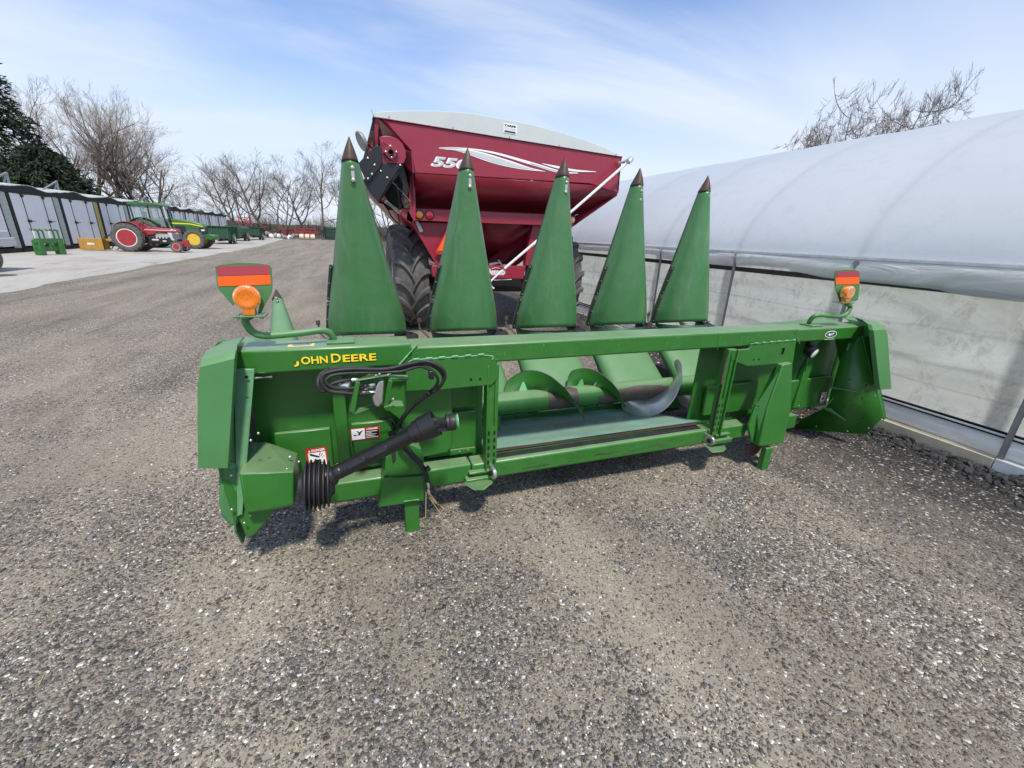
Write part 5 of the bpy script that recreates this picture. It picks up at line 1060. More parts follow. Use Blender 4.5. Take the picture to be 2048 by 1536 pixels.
# unloading auger folded in the corner
gp('auger_disc', [(759, 274), (763, 272.5), (772, 271.5), (782, 272.5), (795, 277), (805, 287), (811, 300), (812, 315), (808, 326), (800, 328), (765, 326), (763, 300)], 6.50, 0.05)
gp('auger_guard', [(716, 327), (752, 289.5), (757, 291), (763.5, 296), (764, 325), (760, 335), (735, 367)], 6.46, 0.04, M_black)
gp('auger_guard', [(726, 361), (742, 345), (760, 334), (766, 325.5), (803, 330), (780, 363), (757, 404), (740, 385)], 6.50, 0.25, M_black)
gp('auger_tube', [(730, 330), (760, 290), (800, 300), (820, 380), (800, 420), (762, 400), (740, 370)], 6.85, 0.3, M_black)
d0 = [(781, 287), (797.5, 305), (784, 321.5), (766.5, 304)]
gp('bearing_plate', d0, 6.44, 0.05); c = at(782, 304.5, 6.43)
mb = MB(); mb.lathe(c, (0, -1, 0), [(0, 0.038), (0.006, 0.038), (0.006, 0.026), (0.0, 0.024)], 20); mb.build('bearing', M_hole, G)
mb = MB()
for q in ((781, 292.5), (792.5, 304), (783, 315), (771.5, 303.5)): mb.lathe(at(q[0], q[1], 6.436), (0, -1, 0), [(0, 0.011), (0.006, 0.011), (0.009, 0.006)], 8)
for q in ((735.5, 316.5), (749, 330), (744, 348.5), (736, 357.5)): mb.lathe(at(q[0], q[1], 6.455), (0, -1, 0), [(0, 0.013), (0.006, 0.013), (0.009, 0.006)], 8)
for q in ((800.5, 330.5), (762, 342.5), (774.5, 355.5)): mb.lathe(at(q[0], q[1], 6.495), (0, -1, 0), [(0, 0.013), (0.006, 0.013), (0.009, 0.006)], 8)
mb.build('bolts', M_zinc, G)
gp('auger_mouth', [(735, 368), (757, 404), (762, 400), (790, 360), (800, 345), (806, 370), (800, 420), (775, 420), (765, 405)], 6.8, 0.05, M_hole)
gp('auger_lip', [(779, 362), (782, 363), (765, 398), (760, 404), (757, 402)], 6.6, 0.1, M_brown)
mb = MB(); mb.tube([at(770, 402, 6.6), at(799, 424.5, 6.8)], 0.030, 12); mb.tube([at(763, 396, 6.58), at(775, 405.5, 6.62)], 0.018, 10); mb.build('cylinder', M_steel, G)
gp('cylinder_mount', [(758, 396), (768, 390), (774, 398), (766, 404)], 6.6, 0.05); gp('hinge_plate', [(799, 422), (812, 412), (828, 441), (822, 447), (806, 434)], 6.85, 0.06)
gp('hinge_plate', [(801, 396), (806, 392), (822, 406), (815, 418), (808, 415)], 6.8, 0.03, M_brown)
hz_ = [at(785, 364, 6.55), at(806, 386, 6.7), at(821, 404, 6.8)]
mb = MB(); mb.tube(hz_, 0.006, 6); mb.build('cable', M_steel, G)
mb = MB(); mb.tube(smooth_path([at(790, 362, 6.6), at(798, 395, 6.65), at(796, 430, 6.9), at(800, 446, 7.0)], 5), 0.010, 6); mb.tube(smooth_path([at(776, 420, 6.9), at(785, 436, 6.95), at(800, 450, 7.0)], 5), 0.010, 6); mb.tube(smooth_path([at(771, 291, 6.43), at(766, 284, 6.42), at(763, 289, 6.42), at(770, 293, 6.43), at(772, 287, 6.43)], 4), 0.005, 6); mb.build('cables', M_black, G)
# round work lamp on a stalk
c = at(723, 282, 6.5); la = Vector((-0.88, -0.26, -0.40)).normalized()
mb = MB(); mb.lathe(c, la, [(-0.05, 0.05), (-0.03, 0.10), (0.0, 0.118), (0.015, 0.118), (0.02, 0.10), (0.012, 0.09)], 28); LM = mb.build('side_lamp', M_galv, G)
mb = MB(); mb.tube([at(730, 283, 6.55), at(747, 299, 6.6)], 0.014, 8); mb.build('lamp_stalk', M_dark, LM)
mb = MB(); mb.tube([at(747, 236, 6.6), at(743, 220, 6.6)], 0.004, 5); mb.tube([at(745, 300, 6.6), at(741, 272, 6.6)], 0.004, 5); mb.build('whip', M_dark, G)
mb = MB(); mb.tube([at(747, 236, 6.62), at(746, 262, 6.62), at(747, 280, 6.62), at(749, 300, 6.65)], 0.02, 6); mb.build('seal', M_rubber, G)
mb = MB(); mb.bar((2.4, 11, 0.8), (2.4, 14.5, 0.55), 0.2, 0.25); mb.build('drawbar', M_red, G, bevel=0.01)
wheel(G, (0.98, 8.07, 0.89), 0.89, 0.60, 0.42, M_silver, lugs=17, lug_h=0.055); wheel(G, (3.88, 8.07, 0.89), 0.89, 0.60, 0.42, M_silver, lugs=17, lug_h=0.055)
# ------------------------------------------------------------------ curing kilns along the concrete apron
KX = -14.9
m, nt, p = base_mat('kiln door panel'); a_ = noise_n(nt, 70, 3, 0.6); b_ = noise_n(nt, 1.2, 5, 0.6)
nt.links.new(mixc(nt, 0.5, ramp(nt, a_, [(0.35, (0.66, 0.68, 0.71)), (0.65, (0.84, 0.85, 0.87))]), ramp(nt, b_, [(0.3, (0.62, 0.64, 0.67)), (0.7, (0.78, 0.79, 0.81))])), p.inputs['Base Color']); p.inputs['Roughness'].default_value = 0.55; M_kdoor = m
M_kside = paint('kiln side cladding', (0.42, 0.47, 0.43), 0.6, 0.3, (0.3, 0.3, 0.26), scale=1.0); M_kyel = paint('yellow kiln cladding', (0.50, 0.42, 0.13), 0.6, 0.2, scale=1.0)
M_kblack = paint('black tarpaper', (0.008, 0.008, 0.010), 0.7, 0.1, (0.03, 0.03, 0.034), scale=2)
M_kroof = paint('pale roof edge', (0.45, 0.50, 0.47), 0.6, 0.3, scale=2)
def kiln(y, n, side_mat, label, w_=3.30, pitch=4.18, frame=True):
    K = thing('curing_kiln', label, 'kiln', (KX-3, y+w_/2, 0), group='curing kilns in a row')
    mb = MB(); mb.box(KX-9, KX-0.12, y-0.35, y+w_+0.42, 0.0, 2.85); mb.build('kiln_body', M_kblack, K)
    # wavy black fascia with a little peak
    pts = []; nn = 12; y0, y1 = y-0.3, y+pitch-0.3
    top = [2.98, 3.0, 3.03, 3.07, 3.12, 3.13, 3.10, 3.02, 2.96, 2.93, 2.94, 2.96, 2.98]
    for i in range(nn+1): pts.append(Vector((KX+0.10, y0+(y1-y0)*i/nn, top[i]+random.uniform(-0.015, 0.015))))
    low = [Vector((KX+0.10, y0+(y1-y0)*i/nn, 2.70+(0.03*math.sin(i*1.3)))) for i in range(nn, -1, -1)]
    mb = MB(); mb.prism(pts+low, (-0.3, 0, 0)); mb.build('fascia', M_kblack, K)
    mb = MB()
    for i in range(nn): mb.add([pts[i]+Vector((0.02, 0, 0.0)), pts[i+1]+Vector((0.02, 0, 0.0)), pts[i+1]+Vector((-1.5, 0, 0.10)), pts[i]+Vector((-1.5, 0, 0.10))], [(0, 1, 2, 3)])
    mb.build('roof', M_kroof, K, solid=0.03)
    for s in (0, 1):
        mb = MB(); yy_, wy = (y-0.24, 0.22) if s == 0 else (y+w_+0.01, 0.06); mb.box(KX-0.1, KX+0.06, yy_, yy_+wy, 0.18, 2.72); mb.build('door_frame', M_kblack, K, bevel=0.01)
    for d_ in range(4):
        ya, yb2 = y+w_*d_/4+0.008, y+w_*(d_+1)/4-0.008
        mb = MB(); mb.box(KX-0.05, KX+0.05+0.004*(d_ % 2), ya, yb2, 0.28, 2.70); D = mb.build('door', M_kdoor, K, bevel=0.01)
        if d_ in (0, 2):
            mb = MB(); mb.box(KX+0.05, KX+0.065, yb2-0.01, yb2+0.03, 0.30, 2.68); mb.box(KX+0.06, KX+0.10, yb2-0.08, yb2+0.10, 2.55, 2.66); mb.box(KX+0.06, KX+0.10, yb2-0.06, yb2+0.06, 0.30, 0.38); mb.build('lock_rod', M_kblack, D)
            mb = MB(); mb.box(KX+0.06, KX+0.14, yb2-0.07, yb2+0.07, 1.38, 1.50); mb.box(KX+0.10, KX+0.15, yb2+0.05, yb2+0.38, 1.43, 1.46); mb.build('handle', M_kblack, D, bevel=0.008)
    mb = MB(); mb.box(KX-0.3, KX+0.02, y+w_+0.09, y+pitch-0.26, 0.12, 2.80)
    for k in range(12): mb.box(KX+0.02, KX+0.035, y+w_+0.09, y+pitch-0.26, 0.20+k*0.215, 0.40+k*0.215)
    mb.build('side_cladding', side_mat, K, bevel=0.004)
    mb = MB(); mb.box(KX-0.1, KX+0.12, y-0.35, y+w_+0.42, 0.0, 0.20); mb.build('sill', M_kblack, K)
    if frame:
        yp = y+1.9; mb = MB(); mb.bar((KX-0.8, yp, 3.0), (KX-0.8, yp+0.06, 3.72), 0.09, 0.07); mb.bar((KX-0.8, yp+0.03, 3.68), (KX-0.8, yp-1.5, 3.12), 0.06, 0.06); mb.bar((KX-0.8, yp-0.1, 3.55), (KX-0.8, yp-0.42, 3.05), 0.05, 0.05); mb.build('roof_brace', M_galv, K)
    return K
klab = ['white doored curing kiln nearest the camera, cut off at the left edge of the frame', 'white doored kiln behind the small green pallet fork frame', 'white doored kiln with yellow side panel behind the ochre box blade', 'white doored kiln directly behind the red tractor rear wheel', 'white doored kiln hidden mostly behind the green tractor cab', 'white doored kiln just right of the green tractor cab', 'white doored kiln above the green tractor bonnet', 'kiln behind the nearest dark green wagon, fourth from the far end', 'third kiln from the far end of the row', 'second kiln from the far end of the row', 'last white doored kiln at the far end of the row by the scrubby trees']
for i in range(11):
    kiln(24.73+4.18*i, i, M_kyel if i == 2 else M_kside, klab[i], frame=i in (0, 1, 2, 5, 6, 7))
# blank bank of timber behind so the row closes at the back
# ------------------------------------------------------------------ tractors (forward = local +X)
def lbox(par, name, mat, b=0.02, *boxes):
    mb = MB()
    for q in boxes: mb.box(*q)
    return mb.build(name, mat, par, bevel=b)
def old_tractor():
    T = thing('old_tractor', 'faded red open station tractor with white striped bonnet on the concrete', 'tractor', (-11.78, 31.85, 0), rad(-2), local=True)
    W = 0.78
    for s in (-1, 1): wheel(T, (0, s*W, 0.82), 0.82, 0.40, 0.50, M_tractorred, (0, 1, 0), 18, lug_h=0.04, ring=M_white, hub_mat=M_silver)
    for s in (-1, 1): wheel(T, (2.35, s*0.66, 0.37), 0.37, 0.20, 0.20, M_tractorred, (0, 1, 0), smooth_tread=True, ring=M_silver)
    mb = MB(); mb.lathe((0, -0.7, 0.82), (0, 1, 0), [(0, 0.13), (0.3, 0.2), (1.1, 0.2), (1.4, 0.13)], 14); mb.box(-0.3, 0.5, -0.28, 0.28, 0.5, 1.0); mb.box(0.45, 1.2, -0.22, 0.22, 0.5, 0.95); mb.box(1.15, 2.0, -0.2, 0.2, 0.5, 0.92); mb.build('gearbox', M_dark, T, bevel=0.03)
    mb = MB(); mb.box(1.2, 1.95, -0.17, 0.17, 0.9, 1.12); 
    for k in range(4): mb.lathe((1.25+k*0.17, -0.19, 0.86), (0, -1, 0), [(0, 0.06), (0.07, 0.05)], 10)
    mb.lathe((1.0, -0.24, 0.72), (1, 0, 0), [(0, 0.07), (0.35, 0.07)], 12); mb.lathe((1.55, -0.26, 0.66), (1, 0, 0), [(0, 0.06), (0.2, 0.06)], 12); mb.build('engine', M_steel, T, bevel=0.01)
    mb = MB(); mb.prism([(0.80, -0.27, 0.98), (0.62, -0.27, 1.28), (0.80, -0.27, 1.44), (1.2, -0.27, 1.46), (2.42, -0.27, 1.42), (2.46, -0.27, 1.20), (1.3, -0.27, 1.18), (1.12, -0.27, 1.02)], (0, 0.54, 0)); mb.build('bonnet', M_tractorred, T, bevel=0.05, bseg=3)
    for s in (-1, 1): mb = MB(); mb.box(0.72, 2.36, s*0.272-0.002, s*0.272+0.002, 1.30, 1.335); mb.build('stripe', M_white, T)
    mb = MB(); mb.lathe((2.15, -0.275, 1.36), (0, -1, 0), [(0, 0.06), (0.01, 0.055)], 14); mb.build('badge', M_silver, T)
    lbox(T, 'grille', M_steel, 0.01, (2.05, 2.46, -0.24, 0.24, 0.82, 1.18)); mb = MB()
    for k in range(6): mb.box(2.1, 2.49, -0.262, 0.262, 0.86+k*0.055, 0.885+k*0.055)
    mb.build('grille_bars', M_dark, T); mb = MB(); mb.prism([(1.86, -0.25, 1.18), (2.06, -0.25, 1.18), (2.18, -0.25, 0.72), (2.02, -0.25, 0.72)], (0, 0.5, 0)); mb.build('grille_side', M_silver, T, bevel=0.01)
    mb = MB(); mb.box(2.05, 2.62, -0.20, 0.20, 0.50, 0.66); mb.box(2.55, 2.82, -0.16, 0.16, 0.36, 0.78); mb.box(2.25, 2.45, -0.62, 0.62, 0.36, 0.46); mb.build('front_axle', M_tractorred, T, bevel=0.02)
    for s in (-1, 1):
        pts = [(0.86*math.cos(a), 0, 0.82+0.92*math.sin(a)) for a in [rad(20+i*12) for i in range(12)]]
        mb = MB(); rows = [[Vector((p[0]*0.98, s*0.46, p[2])) if k == 0 else Vector((p[0], s*0.72, p[2])) for k in (0, 1)] for p in pts]; mb.grid(rows)
        mb.prism([(0.55, s*0.45, 0.95)] + [(p[0]*0.98, s*0.45, p[2]) for p in pts] + [(-0.6, s*0.45, 1.1)], (0, 0.02, 0)); mb.build('fender', M_tractorred, T, solid=0.012, ang=50)
    lbox(T, 'rear_plate', M_tractorred, 0.02, (-0.62, -0.2, -0.45, 0.45, 1.50, 1.60)); 
    lbox(T, 'seat', M_black, 0.04, (-0.25, 0.2, -0.24, 0.24, 1.28, 1.38), (-0.35, -0.25, -0.24, 0.24, 1.38, 1.66))
    mb = MB(); mb.tube([(0.85, 0, 1.4), (0.55, 0, 1.62)], 0.025, 8); mb.lathe((0.55, 0, 1.62), (-0.6, 0, 0.5), [(0, 0.20), (0.02, 0.215), (0.04, 0.20), (0.03, 0.185), (0.01, 0.185)], 24, caps=False); mb.build('steering_wheel', M_black, T)
    mb = MB(); mb.tube([(1.7, -0.1, 1.42), (1.7, -0.1, 1.54)], 0.04, 8); mb.build('breather', M_dark, T)
    return T
ot = old_tractor(); ot.scale = (0.93, 0.93, 0.93); ot.location.x += 0.30
def cab_tractor():
    T = thing('cab_tractor', 'green tractor with glazed cab and yellow wheels parked behind the red tractor', 'tractor', (-12.45, 37.55, 0), rad(-2), local=True)
    for s in (-1, 1): wheel(T, (0, s*0.92, 0.92), 0.92, 0.50, 0.52, M_yrim, (0, 1, 0), 20, lug_h=0.045)
    for s in (-1, 1): wheel(T, (2.66, s*0.86, 0.64), 0.64, 0.40, 0.37, M_yrim, (0, 1, 0), 18, lug_h=0.04)
    lbox(T, 'chassis', M_dark, 0.03, (-0.5, 1.2, -0.35, 0.35, 0.55, 1.15), (1.2, 3.0, -0.24, 0.24, 0.55, 1.1), (2.5, 2.8, -0.75, 0.75, 0.5, 0.75))
    mb = MB(); mb.prism([(1.15, -0.36, 1.15), (1.15, -0.36, 1.92), (1.6, -0.36, 1.93), (2.5, -0.36, 1.82), (3.1, -0.36, 1.66), (3.24, -0.36, 1.45), (3.22, -0.36, 1.0), (2.9, -0.36, 0.98), (1.4, -0.36, 1.1)], (0, 0.72, 0)); mb.build('bonnet', M_tgreen, T, bevel=0.07, bseg=3)
    for s in (-1, 1):
        mb = MB(); mb.prism([(1.15, s*0.366-0.003, 1.60), (2.4, s*0.366-0.003, 1.60), (3.15, s*0.366-0.003, 1.46), (3.12, s*0.366-0.003, 1.53), (2.4, s*0.366-0.003, 1.67), (1.15, s*0.366-0.003, 1.67)], (0, 0.006, 0)); mb.build('stripe', M_yellow, T)
        mb = MB(); mb.box(1.5, 2.1, s*0.363-0.004, s*0.363+0.004, 1.12, 1.50); mb.box(2.9, 3.18, s*0.363-0.004, s*0.363+0.004, 1.05, 1.42); mb.build('side_grille', M_dark, T)
    lbox(T, 'grille', M_dark, 0.02, (3.19, 3.25, -0.28, 0.28, 1.05, 1.5)); lbox(T, 'headlight', M_clear, 0.02, (3.0, 3.2, -0.372, -0.364, 1.20, 1.30))
    mb = MB(); mb.box(3.1, 3.75, -0.42, 0.42, 0.62, 0.98); mb.box(3.6, 3.82, -0.5, 0.5, 0.72, 0.95); mb.build('front_weights', M_tgreen, T, bevel=0.04)
    lbox(T, 'cab_floor', M_tgreen, 0.04, (-0.6, 1.15, -0.80, 0.80, 1.15, 1.30))
    mb = MB()
    P4 = [(-0.62, 1.3), (-0.72, 2.72), (0.98, 2.72), (1.2, 1.3)]
    for s in (-1, 1):
        for (x, z), (x2, z2) in (((-0.55, 1.3), (-0.66, 2.70)), ((0.35, 1.3), (0.30, 2.70)), ((1.18, 1.3), (1.0, 2.70))): mb.bar((x, s*0.74, z), (x2, s*0.70, z2), 0.07, 0.07)
        mb.bar((-0.6, s*0.745, 1.33), (1.18, s*0.745, 1.33), 0.07, 0.07)
    mb.build('cab_frame', M_black, T, bevel=0.01)
    mb = MB(); mb.prism([(-0.78, -0.80, 2.70), (-0.72, -0.8, 2.86), (0.9, -0.8, 2.86), (1.12, -0.8, 2.74), (1.12, -0.8, 2.68), (-0.78, -0.8, 2.66)], (0, 1.6, 0)); mb.build('cab_roof', M_tgreen, T, bevel=0.05, bseg=3)
    mb = MB()
    for s in (-1, 1): mb.add([(-0.55, s*0.74, 1.36), (1.15, s*0.74, 1.36), (1.0, s*0.70, 2.68), (-0.66, s*0.70, 2.68)], [(0, 1, 2, 3)])
    mb.add([(1.17, -0.72, 1.36), (1.17, 0.72, 1.36), (1.0, 0.68, 2.68), (1.0, -0.68, 2.68)], [(0, 1, 2, 3)]); mb.add([(-0.57, -0.72, 1.36), (-0.57, 0.72, 1.36), (-0.66, 0.68, 2.68), (-0.66, -0.68, 2.68)], [(0, 1, 2, 3)]); mb.build('cab_glass', M_glass, T)
    lbox(T, 'seat', M_black, 0.05, (-0.2, 0.35, -0.25, 0.25, 1.55, 1.70), (-0.3, -0.15, -0.25, 0.25, 1.7, 2.3)); mb = MB(); mb.tube([(0.95, 0, 1.4), (0.72, 0, 1.95)], 0.03, 8); mb.lathe((0.72, 0, 1.95), (-0.4, 0, 0.8), [(0, 0.19), (0.02, 0.20), (0.04, 0.19), (0.03, 0.17), (0.01, 0.17)], 20, caps=False); mb.build('steering_wheel', M_black, T)
    for s in (-1, 1):
        rows = [[Vector((1.02*math.cos(a), yy_, 0.92+1.0*math.sin(a))) for yy_ in (s*0.66, s*1.18)] for a in [rad(35+i*10) for i in range(12)]]; mb = MB(); mb.grid(rows); mb.build('fender', M_tgreen, T, solid=0.03, ang=60)
    mb = MB(); mb.tube([(1.28, -0.52, 1.3), (1.20, -0.55, 1.9), (1.12, -0.55, 2.66)], 0.055, 10); mb.build('exhaust', M_silver, T); mb = MB(); mb.tube([(1.35, -0.46, 1.5), (1.3, -0.48, 2.5)], 0.06, 10); mb.build('air_intake', M_black, T)
    return T
cab_tractor()
# ------------------------------------------------------------------ dark green wagons
M_wag = paint('wagon rib green', (0.022, 0.085, 0.035), 0.5, 0.25, (0.07, 0.10, 0.07))
def wagon(x, y, w_, l, z0, z1, style, label, wheels_right=True, mat=M_dgreen):
    T = thing('farm_wagon', label, 'wagon', (x, y, 0), group='dark green wagons beyond the tractors')
    x0, x1 = x-w_/2, x+w_/2
    if style == 'open':
        mb = MB(); mb.box(x0, x1, y, y+l, z0, z0+0.08); mb.box(x0, x0+0.05, y, y+l, z0, z1); mb.box(x1-0.05, x1, y, y+l, z0, z1); mb.box(x0, x1, y+l-0.05, y+l, z0, z1); mb.box(x0, x1, y, y+0.05, z0, z1-0.05); B = mb.build('body', mat, T, bevel=0.01)
        mb = MB()
        for k in range(5): mb.box(x0+0.02+(w_-0.1)*k/4, x0+0.08+(w_-0.1)*k/4, y-0.06, y, z0-0.1, z1)
        for k in range(7): mb.box(x1, x1+0.06, y+0.1+(l-0.3)*k/6, y+0.18+(l-0.3)*k/6, z0, z1)
        mb.box(x0-0.05, x1+0.08, y-0.10, y+l, z1, z1+0.06); mb.build('ribs', M_wag, T, bevel=0.005)
    else:
        zm = z0+(z1-z0)*0.52
        mb = MB(); mb.prism([(x0+0.25, y, z0), (x1-0.35, y, z0), (x1, y, zm), (x1, y, z1-0.25), (x1-0.6, y, z1), (x0, y, z1), (x0-0.1, y, zm)], (0, l, 0)); mb.build('body', mat, T, bevel=0.02)
        mb = MB(); mb.box(x0-0.12, x1+0.02, y-0.05, y, zm-0.05, zm+0.05); mb.box(x0+0.6, x0+0.68, y-0.06, y, z0, zm); mb.box(x1-0.9, x1-0.82, y-0.06, y, z0, zm); mb.build('ribs', mat, T)
    for yy_ in (y+l*0.35,):
        for q in ((x1-0.25, 0.0), (x1+0.10, 0.02)) if wheels_right else ((x0+0.3, 0), (x1-0.3, 0)):
            wheel(T, (q[0], yy_+q[1], 0.48), 0.48, 0.24, 0.24, M_white, (1, 0, 0), smooth_tread=True)
        wheel(T, (x0+0.1, yy_, 0.48), 0.48, 0.24, 0.24, M_white, (1, 0, 0), smooth_tread=True)
    mb = MB(); mb.bar((x, y, z0-0.1), (x, y+l, z0-0.1), 0.15, 0.15); mb.bar((x0, y+l*0.35, 0.48), (x1, y+l*0.35, 0.48), 0.12, 0.12); mb.build('chassis', M_dark, T)
    return T
wagon(-10.9, 47.5, 1.75, 3.6, 0.42, 1.50, 'open', 'nearest dark green ribbed wagon with twin wheels by the green tractor nose')
wagon(-11.7, 58.5, 1.75, 4.0, 0.42, 1.66, 'hopper', 'middle dark green wagon with sloping hopper sides')
wagon(-11.25, 65.5, 1.7, 4.0, 0.48, 1.52, 'open', 'farthest dark green wagon, at the right end of the wagons')
# pallet fork frame
T = thing('fork_frame', 'small green implement frame with two rounded backrests standing on the concrete', 'implement', (-12.9, 26.3, 0))
mb = MB(); mb.box(-13.55, -12.3, 26.25, 26.4, 0.18, 0.42); mb.box(-13.55, -13.3, 26.15, 26.5, 0.02, 0.70); mb.box(-12.55, -12.3, 26.15, 26.5, 0.02, 0.70); mb.box(-13.6, -12.25, 26.2, 26.35, 0.55, 0.78); mb.box(-13.02, -12.84, 26.22, 26.4, 0.2, 0.6); mb.build('frame', M_tgreen, T, bevel=0.03)
for x in (-13.28, -12.55):
    mb = MB()
    for dx in (-0.22, 0.0, 0.22): mb.tube(smooth_path([(x+dx, 26.3, 0.75), (x+dx, 26.3, 1.05), (x+dx-0.04, 26.32, 1.15), (x+dx-0.10, 26.36, 1.18)], 4), 0.035, 6)
    mb.box(x-0.26, x+0.24, 26.27, 26.33, 1.12, 1.17); mb.build('backrest', M_tgreen, T)
    mb = MB(); mb.box(x-0.30, x-0.22, 26.24, 26.27, 0.78, 1.12); mb.build('white_slat', M_white, T, bevel=0.01)
# box blade
fk = bpy.data.objects['fork_frame']; fk.rotation_euler = (0, 0, rad(72)); fk.location = (-12.95, 26.9, 0); fk.scale = (0.95, 0.95, 0.95)
T = thing('box_blade', 'ochre yellow box blade lying in front of the kilns left of the red tractor', 'implement', (-13.2, 31.6, 0))
mb = MB(); mb.box(-13.85, -12.75, 31.3, 31.4, 0.06, 0.66); mb.box(-13.85, -13.8, 31.3, 32.0, 0.06, 0.66); mb.box(-12.80, -12.75, 31.3, 32.0, 0.06, 0.66); mb.box(-13.85, -12.0, 31.7, 31.82, 0.52, 0.64); mb.build('frame', M_ochre, T, bevel=0.02)
mb = MB(); mb.box(-13.45, -13.15, 31.285, 31.3, 0.32, 0.42); mb.build('plate', M_white, T)
mb = MB(); mb.bar((-12.9, 31.7, 0.62), (-12.4, 31.75, 0.95), 0.06, 0.06); mb.bar((-12.1, 31.7, 0.62), (-12.4, 31.75, 0.95), 0.06, 0.06)
for x in (-12.6, -12.3, -12.0): mb.tube(smooth_path([(x, 31.76, 0.55), (x+0.12, 31.76, 0.35), (x, 31.76, 0.12), (x-0.12, 31.76, 0.08)], 4), 0.025, 6)
mb.build('tines', M_dark, T)
# vehicle cut by the left edge of the frame
T = thing('parked_trailer', 'dark tyre and pale body corner of a trailer cut off by the left edge', 'trailer', (-10.2, 16.9, 0))
wheel(T, (-9.62, 16.55, 0.52), 0.52, 0.34, 0.24, M_silver, (0.35, -1, 0), smooth_tread=True)
mb = MB(); mb.box(-13.5, -9.95, 16.9, 19.0, 0.75, 1.0); mb.box(-13.4, -10.0, 17.0, 18.9, 1.0, 1.2); mb.build('bed', M_silver, T, bevel=0.03)
mb = MB(); mb.tube([(-9.9, 16.75, 0.52), (-11, 17.2, 0.7)], 0.05, 8); mb.build('axle', M_dark, T)
# manure / leaf stain is in the concrete; a flat white scrap lies on it
# red implements, log pile and container at the far end of the yard
T = thing('red_disc_harrow', 'low red tillage implement with pale rollers under the bare trees', 'implement', (-5.6, 78.5, 0))
a0 = (-7.3, 78.2); mb = MB()
for (x0, x1, z0, z1) in ((-7.6, -4.2, 0.85, 0.98), (-7.3, -3.9, 1.15, 1.25), (-7.5, -4.4, 1.62, 1.70), (-6.2, -6.05, 0.8, 1.95), (-5.3, -5.2, 0.9, 1.7), (-4.5, -4.4, 0.9, 1.7), (-7.5, -7.38, 0.8, 1.7)): mb.box(x0, x1, 78.2, 78.35, z0, z1)
mb.bar((-7.4, 78.3, 1.6), (-6.9, 78.3, 0.9), 0.1, 0.1); mb.bar((-6.9, 78.6, 1.0), (-6.1, 78.6, 1.8), 0.08, 0.08); mb.box(-7.2, -4.3, 80.2, 80.35, 0.85, 1.0); mb.box(-7.2, -7.08, 78.2, 80.3, 0.85, 0.97); mb.box(-4.4, -4.28, 78.2, 80.3, 0.85, 0.97); mb.build('frame', M_tractorred, T, bevel=0.01)
for x in (-6.55, -5.75, -4.95):
    mb = MB(); mb.lathe((x-0.33, 77.9, 0.42), (1, 0, 0), [(0, 0.38), (0.02, 0.42), (0.62, 0.42), (0.64, 0.38)], 18); mb.build('roller', M_wood, T)
T = thing('red_cultivator', 'tall folded red cultivator half hidden behind tree trunks', 'implement', (-14.2, 78, 0)); mb = MB()
random.seed(11)
for i in range(16): x = -15.6+random.random()*3.6; z = 0.6+random.random()*3.0*(1-abs(x+13.9)/2.4); mb.bar((x, 77.8, z), (x+random.uniform(-0.9, 0.9), 78.3, z+random.uniform(-0.2, 0.9)), 0.08, 0.08)
for x in (-14.9, -14.1, -13.4): mb.box(x, x+0.1, 78, 78.1, 0, 3.1)
for z in (0.6, 1.3, 2.0, 2.8): mb.box(-15.2, -13.0, 78, 78.1, z, z+0.09)
mb.build('frame', M_tractorred, T)
T = thing('red_tine_rack', 'small red tined frame between the forked tree and the disc harrow', 'implement', (-8.8, 80, 0)); mb = MB()
for k in range(7): mb.bar((-9.5+k*0.25, 80, 0.2), (-9.9+k*0.25, 80, 2.2-k*0.2), 0.06, 0.06)
for z in (0.5, 1.0, 1.5): mb.box(-9.9, -7.9, 79.95, 80.05, z, z+0.08)
mb.build('frame', M_tractorred, T)
T = thing('storage_container', 'dark green slatted container at the edge of the bare trees', 'container', (-2.2, 84, 0)); mb = MB(); mb.box(-3.4, -0.8, 83, 86, 0.1, 2.1); 
mb.build('box', M_dgreen, T, bevel=0.03); mb = MB()
for k in range(4): mb.box(-3.3, -0.9, 82.96, 83.0, 0.4+k*0.42, 0.52+k*0.42)
mb.build('slats', M_dark, T)
random.seed(3)
for i in range(9):
    x = -13.0+i*0.62+random.uniform(-.2, .2); mb = MB(); z = random.uniform(0.1, 0.8)
    mb.add([Vector((a[0]*random.uniform(.3, .6)+x, a[1]*.5+79.5, max(0, a[2]*random.uniform(.25, .5)+z))) for a in iv], [tuple(f) for f in fi])
    o = mb.build('rubble_block', M_white if i % 2 else M_galv, smooth=False, bevel=0.02)
    tag(o, '%s rubble block %s under the far bare trees' % ('white' if i % 2 else 'grey', ('leftmost', 'second from the left', 'third from the left', 'fourth from the left', 'in the middle', 'fourth from the right', 'third from the right', 'second from the right', 'rightmost')[i]), 'rubble', 'rubble heap at the end of the yard')
mb = MB()
for i in range(14):
    x = random.uniform(-9.5, -5); mb.tube([(x, 78.9, random.uniform(.1, .5)), (x+random.uniform(-1.5, 1.5), 79.4, random.uniform(0.1, 1.1))], random.uniform(0.05, 0.16), 7)
tag(mb.build('brush_pile', M_galv), 'grey pile of fallen branches beside the disc harrow', 'brush', kind='stuff')
